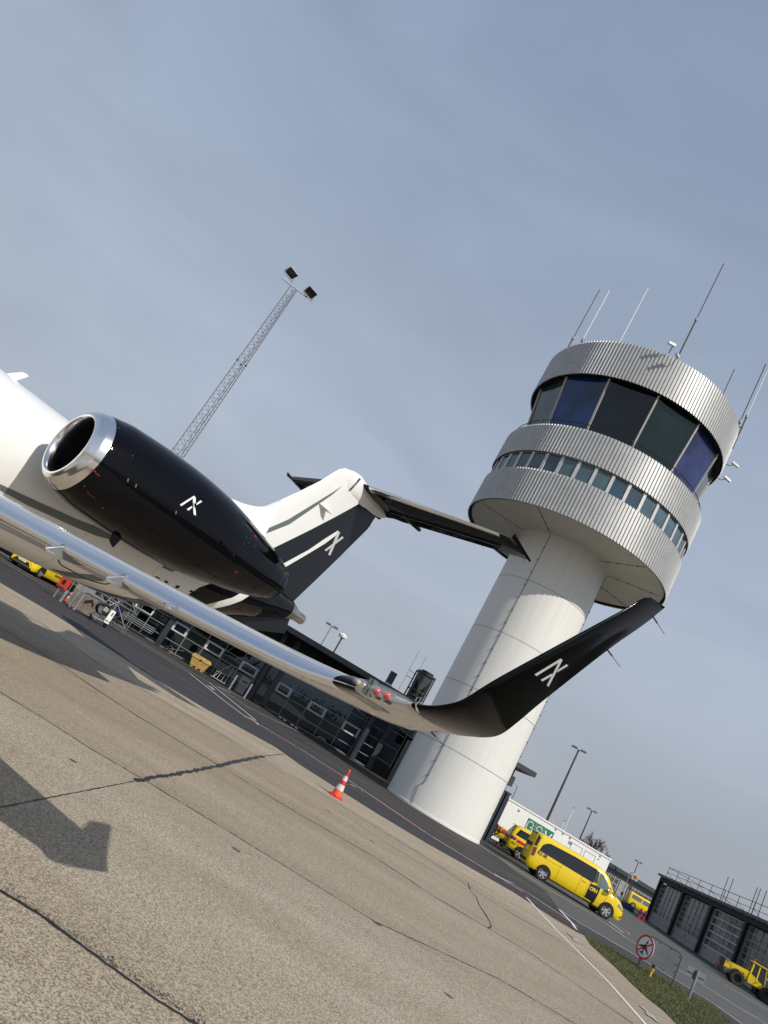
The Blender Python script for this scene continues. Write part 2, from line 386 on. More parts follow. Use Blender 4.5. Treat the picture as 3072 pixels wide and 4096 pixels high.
strip(b, [J(-250, 760), J(0, 920), J(250, 870), J(430, 835), J(610, 800)], .015, z=.0056, jit=.5, step=.06)
strip(b, [J(600, 802), J(780, 770), J(970, 735)], .065, z=.0066, jit=.55, step=.09)
strip(b, [J(965, 736), J(1060, 712), J(1165, 692)], .10, z=.0056, jit=.5, step=.12)
strip(b, [J(1165, 692), J(1255, 682)], .03, z=.0072, jit=.3, step=.1)
strip(b, [J(-250, 1130), J(0, 1290), J(180, 1400), J(440, 1590), J(700, 1780), J(860, 1876), J(1000, 1990)], .031, z=.0056, jit=.35, step=.04)
strip(b, [J(-100, 410 - 60), J(0, 410), J(200, 530), J(400, 660), J(640, 800), J(1000, 1020), J(1659, 1425), (2000, 3920), (2320, 4110)], .018, z=.0080, jit=.9, step=.05)
strip(b, [J(0, 120), J(300, 310), J(430, 400), J(600, 510), J(970, 735)], .05, z=.0080, jit=.5, step=.2)
strip(b, [J(970, 735), J(1300, 935), J(1659, 1140), (1740, 3590), (2100, 3800), (2450, 4040), (2530, 4096)], .03, z=.0088, jit=.9, step=.15)
strip(b, [J(0, 0), J(190, 110), J(430, 280), J(700, 440), J(1150, 690), J(1659, 1000), (1700, 3430), (2020, 3640), (2250, 3770)], .035, z=.0088, jit=.6, step=.25)
strip(b, [(1874, 3533), (1880, 3560), (1905, 3590), (1915, 3620), (1935, 3650), (1955, 3680), (1965, 3705), (1950, 3715)], .022, z=.0096, jit=.9, step=.2)
strip(b, [(1350, 3245), (1560, 3380), (1800, 3525)], .02, z=.0096, jit=.9, step=.3)
for k in range(800):      # ravelled edge above the nearest joint
    t = random.random(); P0, P1 = G(*J(0, 1290)), G(*J(900, 1900)); p = P0.lerp(P1, t); h = abs(random.gauss(0, .055)) + .010
    p = p + Vector((.02, 1, 0)) * h; r = random.uniform(.002, .0055)
    f = b.face([(p.x + r * cos(a) * random.uniform(.6, 1.5), p.y + r * sin(a) * random.uniform(.6, 1.2), .0062) for a in (0, 1.2, 2.5, 3.8, 5)])
    f.normal_update()
    if f.normal.z < 0: f.normal_flip()
struct(b.build('tar_joints', M_tar, smooth=0, fixn=False))
b = MB()
for k in range(26):
    x, y = random.uniform(-6, 9), random.uniform(7, 22); r = random.uniform(.02, .09); n_ = 9
    f = b.face([(x + r * random.uniform(.6, 1.3) * cos(2 * pi * i / n_), y + r * random.uniform(.6, 1.3) * sin(2 * pi * i / n_), .0045 + k * .00002) for i in range(n_)])
for px in ([J(230, 232), J(290, 243), J(345, 250)], [J(325, 236), J(342, 246)], [J(360, 380), J(430, 412)], [(1160, 2915), (1230, 2965)]): strip(b, px, .05, z=.0052, jit=.9, step=.08)
for f in b.bm.faces:
    f.normal_update()
    if f.normal.z < 0: f.normal_flip()
struct(b.build('oil_spots', mat('oil_stain', (.10, .085, .07), .45, noise=(9, .5)), smooth=0, fixn=False))
# grass blades on the verge
b = MB(); poly = gl[::-1] + [(p.x, p.y) for p in gr]
def inside(x, y, P):
    c = False; n = len(P)
    for i in range(n):
        x1, y1 = P[i]; x2, y2 = P[(i + 1) % n]
        if (y1 > y) != (y2 > y) and x < (x2 - x1) * (y - y1) / (y2 - y1) + x1: c = not c
    return c
n = 0; x0, x1 = min(p[0] for p in poly), 19; y0, y1 = 11, max(p[1] for p in poly)
while n < 24000:
    x, y = random.uniform(x0, x1), random.uniform(y0, y1)
    if not inside(x, y, poly): continue
    n += 1; a = random.uniform(0, 6.28); h = random.uniform(.02, .065) * (1.3 if random.random() < .1 else 1); wd = .008; l = random.uniform(-.04, .04)
    b.bm.faces.new([b.bm.verts.new(q) for q in ((x - wd * cos(a), y - wd * sin(a), .012), (x + wd * cos(a), y + wd * sin(a), .012), (x + l, y + random.uniform(-.04, .04), h))])
o = b.build('grass', M_blade, smooth=0, fixn=False, kind='stuff')

# ================================================================ CONTROL TOWER
TC = Vector((9.78, 38.07, 0)); FACE = 194.41
tower = thing('control_tower', 'tall white round airport control tower with corrugated metal cab and blue windows', 'tower', TC)
M_twh = None
def tower_white():
    m = bpy.data.materials.new('painted_tower_concrete'); m.use_nodes = True; t = m.node_tree; b = t.nodes['Principled BSDF']; n = t.nodes.new; L = t.links.new
    c = n('ShaderNodeTexCoord'); mpn = n('ShaderNodeMapping'); mpn.inputs['Scale'].default_value = (2.2, 2.2, .10)
    a = n('ShaderNodeTexNoise'); a.inputs['Scale'].default_value = 2.4; a.inputs['Detail'].default_value = 9; a.inputs['Roughness'].default_value = .68
    r = n('ShaderNodeValToRGB'); r.color_ramp.elements[0].position = .34; r.color_ramp.elements[1].position = .56
    r.color_ramp.elements[0].color = (.715, .705, .655, 1); r.color_ramp.elements[1].color = (.76, .755, .715, 1)
    L(c.outputs['Object'], mpn.inputs[0]); L(mpn.outputs[0], a.inputs['Vector']); L(a.outputs['Fac'], r.inputs['Fac']); L(r.outputs['Color'], b.inputs['Base Color'])
    b.inputs['Roughness'].default_value = .42; b.inputs['Specular IOR Level'].default_value = .4
    a2 = n('ShaderNodeTexNoise'); a2.inputs['Scale'].default_value = 9; a2.inputs['Detail'].default_value = 5
    m2 = n('ShaderNodeMapping'); m2.inputs['Scale'].default_value = (1, 1, .25); L(c.outputs['Object'], m2.inputs[0]); L(m2.outputs[0], a2.inputs['Vector'])
    bp = n('ShaderNodeBump'); bp.inputs['Strength'].default_value = .08; bp.inputs['Distance'].default_value = .02
    L(a2.outputs['Fac'], bp.inputs['Height']); L(bp.outputs[0], b.inputs['Normal']); return m
M_twh = tower_white()
M_soff = mat('painted_soffit', (.70, .68, .62), .6, noise=(.7, .07))
M_corr = mat('corrugated_aluminium', (.47, .475, .47), .48, metal=.30, noise=(1.5, .12))
M_corr_in = mat('cladding_inner_side', (.02, .02, .02), .7)
MB().lathe([(2.60, 0), (2.60, .10), (2.58, .12), (2.58, 3.17), (2.568, 3.175), (2.568, 3.195), (2.58, 3.2), (2.58, 6.26), (2.568, 6.265), (2.568, 6.285), (2.58, 6.29),
            (2.58, 9.41), (2.568, 9.415), (2.568, 9.435), (2.58, 9.44), (2.58, 12.5), (2.568, 12.505), (2.568, 12.525), (2.58, 12.53), (2.58, 15.2), (2.60, 15.3), (2.68, 15.355)], n=160).build('shaft', M_twh, tower, smooth=25)
b = MB()
for z in (3.185, 6.275, 9.425, 12.515): MB().lathe([(2.583, z - .010), (2.583, z + .010)], n=120).build('ring_joint', mat('ring_joint_sealant', (.16, .16, .15), .7), tower, smooth=60)
MB().lathe([(2.45, 15.36), (5.50, 15.36), (5.64, 15.40), (5.68, 15.50), (5.68, 15.7)], n=160).build('soffit', M_soff, tower, smooth=40)
def corrugated(z0, z1, r, nr=196, dep=.055, thick=.02):
    b = MB(); rings = [[], [], [], []]
    for k in range(nr):
        a0 = 2 * pi * k / nr; da = 2 * pi / nr
        for f, rr in ((0, r), (.30, r), (.46, r - dep), (.84, r - dep)):
            a = a0 + da * f
            for i, (z, q) in enumerate(((z0, rr - thick), (z0, rr), (z1, rr), (z1, rr - thick))):
                rings[i].append(Vector((q * cos(a), q * sin(a), z)))
    b.loft(rings, True, (False, False)); return b
band = [(15.27, 17.27, 'lower_cladding_band'), (18.36, 20.10, 'middle_cladding_band'), (23.56, 25.84, 'crown_cladding')]
for z0, z1, nm in band:
    cb = corrugated(z0, z1, 5.83 if z0 < 20 else 5.78).build(nm, M_corr, tower, smooth=20)
    MB().lathe([(5.70 if z0 < 20 else 5.65, z0 + .02), (5.70 if z0 < 20 else 5.65, z1 - .02)], n=120).build('cladding_backing', M_corr_in, cb)
MB().lathe([(5.69, 17.10), (5.69, 17.265), (5.58, 17.28), (5.58, 18.35), (5.69, 18.355), (5.69, 18.5)], n=120).build('window_recess', M_frame, tower, smooth=30)
M_wblue = mat('blue_office_glass', (.035, .075, .11), .06, ior=1.7, noise=(.5, .5))
M_wblind = mat('glass_with_pale_blinds', (.085, .15, .18), .10, ior=1.6, noise=(.6, .4))
nw = 40; prev = None
for k in range(nw):
    a = 2 * pi * (k + .5) / nw; hw = 5.63 * math.tan(pi / nw) * .80
    rr = 5.63
    p = MB().box((0, 0, 17.815), (.02, hw * 2, 1.0)).xf(Matrix.Rotation(a, 4, 'Z') @ Matrix.Translation((rr, 0, 0))).build('office_window', M_wblind if k % 40 in (26, 27, 28, 31, 32, 33, 34, 35) else M_wblue, tower, smooth=0)
for k in range(nw):
    a = 2 * pi * k / nw; b = MB()
    b.box((5.66 * cos(a), 5.66 * sin(a), 17.815), (.10, .16, 1.06), rz=a)
    b.build('window_mullion', M_frame, tower, smooth=0)
MB().lathe([(0, 19.92), (5.70, 19.92), (5.70, 20.0), (0, 20.0)], n=96).build('gallery_floor', M_fascia, tower, smooth=30)
cols = {0: (.050, .065, .085), 1: (.006, .055, .19), 2: (.001, .005, .014), 3: (.001, .018, .021), 4: (.030, .045, .150), 5: (.06, .085, .09)}
ang = [-102.4, -74.9, -47.4, -19.7, 8.0, 35.7, 63.4, 91.1, 118.8, 146.5, 174.2, 201.9, 229.6]
def cabp(phi, r, z):
    az = R(FACE - phi); return Vector((r * sin(az), r * cos(az), z))
for i in range(13):
    p0, p1 = ang[i], ang[(i + 1) % 13] + (360 if i == 12 else 0)
    kk = {1: 0, 2: 1, 3: 2, 4: 3, 5: 4, 6: 5}.get(i, 2)
    m = mat('cab_glass_%d' % kk, cols[kk], .03, spec=.5, noise=(.6, .8), bump=(.5, .10))  # noise mottles the pane tint, painting faint wavy reflections into the colour
    q = MB(); r0, r1, z0, z1 = 4.98, 5.50, 20.0, 23.75
    A = [cabp(p0, r0, z0), cabp(p1, r0, z0), cabp(p1, r1, z1), cabp(p0, r1, z1)]
    q.prism(A, (0, 0, 0.001) if False else (-(A[0] + A[1]).normalized() * .03)); q.build('cab_window', m, tower, smooth=0)
    a0, a1 = cabp(p0, r0 + .03, z0), cabp(p0, r1 + .03, z1); mull = MB(); mull.beam(a0, a1, .095)
    for t in [j / 9 for j in range(1, 9)]:
        pt = a0.lerp(a1, t); mull.box(pt + Vector((pt.x, pt.y, 0)).normalized() * .05, (.03, .03, .03))
    mull.build('cab_mullion', mat('pale_mullion', (.42, .40, .37), .5), tower, smooth=0)
cw = MB()
for i in range(13):
    p0, p1 = ang[i], ang[(i + 1) % 13] + (360 if i == 12 else 0)
    cw.beam(cabp(p0, 5.03, 20.06), cabp(p1, 5.03, 20.06), .10, .06)
cw.build('cab_sill', M_frame, tower, smooth=0)
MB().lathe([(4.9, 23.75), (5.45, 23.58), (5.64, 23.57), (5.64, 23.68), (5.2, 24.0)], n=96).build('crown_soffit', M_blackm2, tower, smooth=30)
MB().lathe([(0, 25.55), (5.66, 25.50), (5.66, 25.4), (0, 25.4)], n=96).build('roof', M_fascia, tower, smooth=30)
rl = MB()
for i in range(13):
    p0, p1 = ang[i] + 1.0, ang[(i + 1) % 13] + (360 if i == 12 else 0) - 1.0
    arc = [cabp(p0 + (p1 - p0) * t / 10, 5.62, 20.50) for t in range(11)]
    rl.tube([cabp(p0, 5.62, 19.9), cabp(p0, 5.62, 20.42)] + arc + [cabp(p1, 5.62, 20.42), cabp(p1, 5.62, 19.9)], .022, 6)
rl.build('gallery_railing', mat('black_railing_paint', (.012, .012, .012), .4), tower, smooth=40)
# lightning conductor wires with clips
def sp(az, r, z): return Vector((r * sin(R(az)), r * cos(R(az)), z))
for i, az in enumerate((217.2, 114.5)):
    b = MB()
    if i == 0: path = [sp(az, 5.5, 15.345), sp(az, 2.66, 15.30), sp(az, 2.60, 15.15), sp(az, 2.60, 1.35), sp(az + 1, 2.60, 1.15), sp(az + 4.5, 2.60, 1.0), sp(az + 4.5, 2.60, .8), sp(az + 2.6, 2.60, .1)]
    else: path = [sp(az, 5.5, 15.345), sp(az, 2.66, 15.30), sp(az, 2.60, 15.15), sp(az, 2.60, .1)]
    b.tube(path, .011, 5)
    z = 1.6
    while z < 15.0:
        b.tube([sp(az, 2.575, z), sp(az, 2.64, z)], .024, 6); b.tube([sp(az, 2.60, z), sp(az + 3.0, 2.59, z - .05)], .006, 4); z += .76
    for q in (3.2, 3.8, 4.4, 5.0): b.tube([sp(az, q, 15.36), sp(az, q, 15.31)], .03, 6)
    b.build('conductor_wire', M_cable, tower, smooth=40)
for az in (262, 70, 150):
    b = MB(); b.tube([sp(az, 2.68, 15.345), sp(az, 5.45, 15.345)], .010, 5)
    for q in (3.2, 3.8, 4.4, 5.0): b.tube([sp(az, q, 15.36), sp(az, q, 15.31)], .03, 6)
    b.build('soffit_wire', M_cable, tower, smooth=40)
# antennas on the crown roof
def on_tower(az, dist, z): return PA(az, dist, z) - TC
def mast_ant(az, dist, z_top, frac, dark=True, base=25.0, ball=True):
    b = MB(); zb = base; zm = zb + (z_top - zb) * frac
    b.tube([on_tower(az, dist, zb), on_tower(az, dist, zm)], .045, 8)
    a = b.build('antenna_mast', M_rust, tower, smooth=40)
    b = MB(); b.tube([on_tower(az, dist, zm), on_tower(az, dist, z_top)], .028, 6); b.build('antenna_rod', M_rust if dark else M_wpl, a, smooth=40)
    if ball: MB().lathe([(0, -.12), (.07, -.1), (.09, 0), (.07, .10), (0, .14)], c=on_tower(az, dist, zm), n=10).build('insulator', M_galv, a)
E3d = 35.0
def eh(el, d): return EYE + math.tan(R(el)) * d
mast_ant(15.68, 34.3, 33.2, .50)
mast_ant(7.57, 38.4, 31.9, .42, dark=False)
mast_ant(6.75, 38.6, 31.8, .42)
mast_ant(10.57, 37.5, 32.5, .36, dark=False)
mast_ant(22.55, 38.5, 31.0, .3)
mast_ant(22.86, 38.5, 30.6, .4, dark=False)
mast_ant(20.41, 42.0, 32.6, .70, ball=False)
b = MB(); b.tube([on_tower(15.5, 34.25, 26.1), on_tower(16.1, 34.3, 26.2)], .03, 6); b.tube([on_tower(7.57, 38.4, 26.4), on_tower(6.75, 38.6, 26.9)], .03, 6); b.tube([on_tower(10.57, 37.5, 26.2), on_tower(10.2, 37.5, 26.3)], .03, 6)
b.tube([on_tower(22.55, 38.5, 26.4), on_tower(22.86, 38.5, 26.5)], .03, 6); b.build('antenna_bracket', M_rust, tower)
def tower_cam(az_t, z, out_az):
    p = sp(az_t, 5.80, z); o = sp(az_t, 6.25, z + .12); d = Vector((sin(R(out_az)), cos(R(out_az)), -.25)).normalized()
    c = MB().tube([p, (p + o) / 2 - Vector((0, 0, .1)), o], .03, 6).build('camera_arm', M_galv, tower)
    q = d.to_track_quat('Y', 'Z').to_matrix(); MB().box(o + Vector((0, 0, .10)) + d * .1, (.15, .46, .15), rot=q, bevel=.02).build('camera_housing', M_wpl, c, smooth=30)
tower_cam(188, 25.45, 215); tower_cam(104, 24.7, 95); tower_cam(100, 23.9, 90); tower_cam(192, 25.95, 255)

# ================================================================ TERMINAL
TR = math.atan(.06)
term = thing('terminal_building', 'low dark glass-fronted terminal with flat overhanging roof and slate posts behind the tower', 'building', (0, 48.4, 0), TR)
def refl_glass(name, base, ior=2.1, wav=.02):
    m = bpy.data.materials.new(name); m.use_nodes = True; t = m.node_tree; b = t.nodes['Principled BSDF']
    b.inputs['Base Color'].default_value = (*base, 1); b.inputs['Roughness'].default_value = .015; b.inputs['IOR'].default_value = ior
    c = t.nodes.new('ShaderNodeTexCoord'); n = t.nodes.new('ShaderNodeTexNoise'); n.inputs['Scale'].default_value = .7; n.inputs['Detail'].default_value = 0
    bp = t.nodes.new('ShaderNodeBump'); bp.inputs['Strength'].default_value = .12; bp.inputs['Distance'].default_value = wav
    t.links.new(c.outputs['Object'], n.inputs['Vector']); t.links.new(n.outputs['Fac'], bp.inputs['Height']); t.links.new(bp.outputs[0], b.inputs['Normal']); return m
M_tglass = refl_glass('terminal_glass', (.001, .002, .003), ior=1.85)
M_tglass.node_tree.nodes['Principled BSDF'].inputs['Specular Tint'].default_value = (.62, .82, 1, 1)
M_tframe = mat('dull_mullion_grey', (.20, .20, .195), .5)
posts = [-31.2, -23.4, -15.75, -8.05, -.42, 7.45]; rows = [.10, .67, 1.28, 1.88, 2.5, 3.12, 3.75]; offs = [0, 1.2, 2.5, 3.77, 5.07, 6.32]
def openwin(s0, s1):
    fr = MB()
    for c, d in (((s0 + s1) / 2, 1.325), ((s0 + s1) / 2, 1.835)): fr.box((c, -.045, d), (s1 - s0, .09, .09))
    for c in (s0 + .07, s1 - .07): fr.box((c, -.045, 1.58), (.14, .088, .42))
    f = fr.build('window_frame', M_frame, term, smooth=0)
    MB().box(((s0 + s1) / 2, -.02, 1.58), (s1 - s0 - .28, .03, .42)).build('window_pane', M_tglass, f, smooth=0)
for i, s0 in enumerate(posts[:-1]):
    s1 = posts[i + 1]
    MB().box(((s0 + s1) / 2, .05, 1.93), (s1 - s0 - .3, .04, 3.66)).build('glazing', M_tglass, term, smooth=0)
    fb = MB()
    for z in rows: fb.box(((s0 + s1) / 2, 0, z), (s1 - s0 - .3, .07, .05))
    for o in offs[1:]: fb.box((s0 + o, -.004, 1.93), (.055, .07, 3.66))
    fb.build('mullion_grid', M_tframe, term, smooth=0)
    if i > 1:
        for j in (0, 2, 4): openwin(s0 + offs[j] + (.15 if j == 0 else .03), s0 + offs[j + 1] - .03)
for s0 in posts: MB().box((s0 - .03, -.10, 2.35), (.34, .34, 4.66)).build('post', M_dsteel, term, smooth=0)
for s0 in (-1.42, 6.12): MB().tube([(s0, -.45, 0), (s0, -.45, 4.67)], .23, 28).build('round_column', M_dsteel, term, smooth=40)
# open tilted hopper window in the left bay
hp = MB()
for a, c in (((-10.55, -.32, 1.40), (-9.35, -.32, 1.40)), ((-10.55, -.02, 1.92), (-9.35, -.02, 1.92)), ((-10.5, -.32, 1.40), (-10.5, -.02, 1.92)), ((-9.4, -.32, 1.40), (-9.4, -.02, 1.92))): hp.beam(a, c, .1, .06)
hf = hp.build('open_window_frame', M_frame, term, smooth=0)
MB().prism([(-10.5, -.30, 1.42), (-9.4, -.30, 1.42), (-9.4, -.03, 1.9), (-10.5, -.03, 1.9)], (0, .02, .01)).build('window_pane', M_tglass, hf, smooth=0)
# right end: narrow glazing and dark wall
MB().box((8.15, .05, 2.2), (1.1, .04, 3.0)).build('glazing', M_tglass, term, smooth=0)
MB().box((9.5, .05, 3.3), (1.5, .04, .8)).build('glazing', M_tglass, term, smooth=0)
fb = MB()
for z in (.9, 1.9, 2.85, 3.72): fb.box((8.15, 0, z), (1.1, .06, .045))
fb.box((8.72, 0, 2.2), (.05, .06, 3.0)); fb.build('mullion_grid', M_tframe, term, smooth=0)
b = MB(); b.box((-10, .35, 2.2), (52, .4, 4.4)); b.box((11.5, .2, 2.2), (5.2, .3, 4.4)); b.box((-11, 8.5, 2.3), (50, 16, 4.6)); b.build('wall', M_blackm2, term, smooth=0)
b = MB(); b.box((-10, -.10, 4.22), (52.5, .22, .88)); b.box((-11.9, -.14, .045), (38.6, .22, .09)); b.box((-11.9, -.26, .02), (38.6, .1, .04)); b.build('lintel_and_sill', M_blackm2, term, smooth=0)
MB().box((-11.9, -.10, .05), (38.4, .34, .11)).build('plinth', M_plinth, term, smooth=0)
MB().box((-10.1, 6.6, 4.84), (53, 19.6, .32)).build('roof', M_fascia, term, smooth=0)
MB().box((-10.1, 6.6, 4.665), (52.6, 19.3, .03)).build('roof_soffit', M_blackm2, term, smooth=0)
# black box and steel strips by the tower foot
box = thing('entrance_hood', 'black box hood over the side door beside the tower foot', 'awning', (10.2, 46.9, 0))
MB().box((0, 0, 2.72), (2.4, 1.6, .72)).build('hood', M_blackm2, box, smooth=0); MB().box((0, -.82, 3.10), (2.45, .05, .05)).build('drip_edge', M_galv, box, smooth=0)
MB().beam((1.15, .7, 0), (1.15, .7, 2.4), .1).build('post', M_dsteel, box, smooth=0)
scr = thing('steel_screen', 'narrow upright steel strips leaning beside the white tower foot', 'screen', G(1552, 3143))
b = MB()
for i in range(5): b.box((-.08 + i * .11, .5 + i * .12, 1.35), (.05, .05, 2.7))
b.build('strips', M_galv, scr, smooth=0); MB().box((.15, .75, .05), (.7, .6, .10)).build('base', M_plinth, scr, smooth=0)
def wheelie(px, label):
    t = thing('wheelie_bin', label, 'bin', G(*px), .1)
    MB().loft([[(-.24, -.26, .10), (.24, -.26, .10), (.24, .24, .10), (-.24, .24, .10)], [(-.31, -.34, .98), (.31, -.34, .98), (.31, .36, .98), (-.31, .36, .98)]]).build('body', M_gplast, t, smooth=0)
    MB().box((0, .02, 1.01), (.68, .76, .06), bevel=.02).build('lid', M_gplast, t); MB().tube([(-.28, -.42, .97), (.28, -.42, .97)], .02, 8).build('handle', M_gplast, t)
    for s in (-1, 1): MB().lathe([(0, -.03), (.1, -.03), (.1, .03), (0, .03)], c=(s * .28, .26, .1), axis='X', n=16).build('wheel', M_rubber, t)
    return t
wheelie((1507, 3092), 'dark green wheelie bin standing between the glass front and the white tower')

# rooftop plant
TT = lambda x, y=50, z=0: Vector((x, y, z))
ch = thing('rooftop_chiller', 'dark grey air chiller unit with a fan on the terminal roof', 'chiller', (8.2, 50.4, 5.0))
MB().box((0, 0, 2.22), (1.30, 1.3, .12)).build('top_frame', M_fascia, ch, smooth=0)
b = MB()
for sx in (-1, 1):
    for sy in (-1, 1): b.box((sx * .60, sy * .6, 1.08), (.09, .09, 2.16))
b.box((0, -.6, .95), (1.2, .08, .09)); b.box((0, .6, .95), (1.2, .08, .09)); b.build('corner_posts', M_fascia, ch, smooth=0)
MB().prism([(-.52, -.56, 2.14), (.52, -.56, 2.14), (.10, -.56, 1.05), (-.16, -.56, 1.05)], (0, 1.1, 0)).build('coil_hopper', M_fascia, ch, smooth=0)
MB().box((.1, .2, 1.1), (1.0, .7, 2.0)).build('coil_core', M_blackm2, ch, smooth=0)
MB().lathe([(0, 2.36), (.40, 2.36), (.46, 2.44), (.46, 2.28), (.0, 2.28)], n=24, c=(.05, 0, 0)).build('fan_cowl', M_blackm2, ch)
MB().tube([(.1, -.5, .2), (.1, -.5, .55), (.35, -.5, .7), (.35, -.5, .3)], .05, 8).build('pipe', M_galv, ch)
vn = thing('roof_vent', 'short black chimney stack on the terminal roof edge', 'chimney', (6.15, 50, 5.0))
MB().box((0, 0, .82), (.46, .4, .84)).build('stack', M_fascia, vn, smooth=0); MB().box((0, 0, .20), (.56, .5, .40), bevel=.04).build('flashing', M_wpl, vn)
b = MB(); b.tube([(0, 0, 0), (0, 0, 3.3)], .012, 5); b.tube([(.0, 0, 1.5), (.55, 0, 1.45)], .02, 5); b.tube([(0, 0, 1.9), (.62, 0, 1.85)], .02, 5); b.tube([(.62, 0, 1.2), (.62, 0, 3.25)], .012, 5)
tag(b.build('roof_aerial', M_galv, loc=(0, 0, 0)), 'pair of hair-thin aerials beside the rooftop chiller', 'antenna').location = (6.95, 50, 5.0)

# ================================================================ JET
PSI = R(43.514); TX, TY = -.1163, 17.301
Aa = Vector((sin(PSI), cos(PSI), 0)); Bb = Vector((cos(PSI), -sin(PSI), 0))
jloc = Vector((TX, TY, 0)) + Aa * (14 - 25)
jet = thing('business_jet', 'white and black twin-engine business jet with polished wing edges and upturned black winglet', 'jet', jloc, math.atan2(-cos(PSI), -sin(PSI)))
def AC(x, y, z): return Vector((-(x - 14), y, z))           # station x counts aft from the nose
def to_ac(p):
    q = Vector(p) - Vector((TX, TY, 0)); q2 = Vector((q.x, q.y, 0)); return Vector((q2.dot(Aa) + 25, q2.dot(Bb), q.z))
CAMA = to_ac(CAMP)
def acray(px): return to_ac(CAMP + ray(*px)) - CAMA
def on_plane(px, n, d):
    n = Vector(n); r = acray(px); t = (d - n.dot(CAMA)) / n.dot(r); return CAMA + r * t
FUS = smooth_tab([(0.0, 2.05, 2.07, .02), (.35, 1.80, 2.42, .34), (1.0, 1.60, 2.72, .62), (2.0, 1.42, 3.10, .90), (3.0, 1.34, 3.42, 1.07), (4.2, 1.30, 3.56, 1.13), (6.0, 1.29, 3.57, 1.14), (12.0, 1.29, 3.57, 1.14), (17.0, 1.29, 3.57, 1.14),
                  (18.0, 1.32, 3.57, 1.13), (19.0, 1.39, 3.57, 1.09), (20.0, 1.50, 3.57, 1.01), (21.0, 1.74, 3.56, .89), (22.0, 2.09, 3.53, .72), (23.0, 2.50, 3.47, .50), (23.6, 2.77, 3.43, .35), (24.0, 2.96, 3.40, .235)], 5)
def fus_pt(x, th, off=0.0):      # th measured from the keel, port side positive
    zb, zt, ry = interp(FUS, x); zc = (zb + zt) / 2; rz = (zt - zb) / 2
    return AC(x, (ry + off) * sin(th), zc - (rz + off) * cos(th))
def fus_hit(px):
    r = acray(px).normalized(); t = 2.0; last = None
    while t < 40:
        p = CAMA + r * t
        if 0.3 < p.x < 24:
            zb, zt, ry = interp(FUS, p.x); zc = (zb + zt) / 2; rz = (zt - zb) / 2
            v = (p.y / ry) ** 2 + ((p.z - zc) / rz) ** 2
            if v < 1:
                return (p.x, math.atan2(p.y / ry, -(p.z - zc) / rz))
        t += .01
    return None
b = MB(); b.loft([[fus_pt(r[0], 2 * pi * k / 72) for k in range(72)] for r in FUS]); fus = b.build('fuselage', M_white, jet, smooth=40)
def fdecal(poly, m, name, off=.005, step=.12):
    return decal(poly, lambda u, v: fus_pt(u, v, off), step).build(name, m, fus, smooth=40)
def fpx(pts): return [fus_hit(p) for p in pts]
F_ = lambda x, y: (550 + x * .4521, 2150 + y * .4521)
c4 = lambda x, y: (x * .42194, 1400 + y * .42194)
c5b = lambda x, y: (x * .42194, 2150 + y * .42194)
EE = lambda x, y: (200 + x * .217, 2280 + y * .217)
def okp(name, P):
    P = [p for p in P if p]
    if len(P) < 3: print('DECAL MISS', name); return None
    return P
# black rear fuselage: boundary measured where it shows, then wrapped round both sides
e1 = fpx([F_(660, 402), F_(545, 440), F_(613, 487), F_(600, 503)]); st = fpx([F_(930, 475), F_(1015, 490), F_(800, 598), F_(725, 560)])
print('black edge', e1, 'stripe', st)
def both(poly, m, name, off=.005, step=.12):
    o = fdecal(poly, m, name, off, step); fdecal([(u, -v) for u, v in poly], m, name, off, step); return o
if e1[0] and e1[1] and e1[2]:
    a, c, d = e1[0], e1[1], e1[2]
    blk = [(24.0, 0), (24.0, pi), (22.9, pi), (22.2, 2.5), (21.2, 1.95), a, c, d, (d[0] - .35, d[1] - .25), (d[0] - 1.0, d[1] - .75), (18.6, .0)]
    both(blk, M_black, 'black_tail_livery', .004)
if all(st):
    s0, s1, s2, s3 = st
    def ext(p, q, k): return (q[0] + (q[0] - p[0]) * k, q[1] + (q[1] - p[1]) * k)
    both([s3, ((s3[0] + s0[0]) / 2 + .03, (s3[1] + s0[1]) / 2 - .03), s0, (22.75, 2.45), (23.0, 2.5), s1, ((s2[0] + s1[0]) / 2 + .03, (s2[1] + s1[1]) / 2 - .03), s2, (s2[0] - .9, max(.05, s2[1] - .9)), (s3[0] - .9, max(.05, s3[1] - .9))], M_white, 'white_stripe', .009)
g1 = okp('grey', fpx([F_(235, 248), F_(345, 290), F_(300, 303), F_(210, 258)]))
if g1: both(g1, M_grey, 'grey_blade_mark', .006)
# slate sweep along the rear fuselage
g2t = fpx([c4(0, 1268), c4(250, 1385), c4(500, 1500), c4(750, 1612), c4(900, 1670), c4(1080, 1765)]); g2b = fpx([c4(1080, 1805), c4(900, 1755), c4(700, 1672), c4(500, 1580), c4(250, 1465), c4(0, 1325)])
gg = [p for p in g2t + g2b if p]
if len(gg) > 6: fdecal(gg, M_grey, 'slate_sweep', .006)
g3 = okp('grey low', fpx([c5b(470, 290), c5b(600, 318), c5b(750, 340), c5b(900, 352), c5b(1030, 400), c5b(960, 412), c5b(800, 392), c5b(620, 362)]))
if g3: fdecal(g3, M_grey, 'slate_belly_sweep', .006)
g4 = okp('belly', fpx([EE(1200, 512), EE(1400, 520), EE(1655, 528), EE(1700, 560), EE(1655, 590), EE(1480, 572)]))
if g4: fdecal(g4, M_black, 'black_belly_mark', .006)
ln = [p for p in fpx([c5b(556, 206), c5b(566, 240), c5b(600, 268), c5b(700, 325), c5b(820, 388), c5b(930, 425), c5b(1000, 438), c5b(1045, 430)]) if p]
if len(ln) > 3: MB().tube(bez([fus_pt(u, v, .004) for u, v in ln], 5), .010, 5).build('hatch_seal', M_cable, fus, smooth=40)
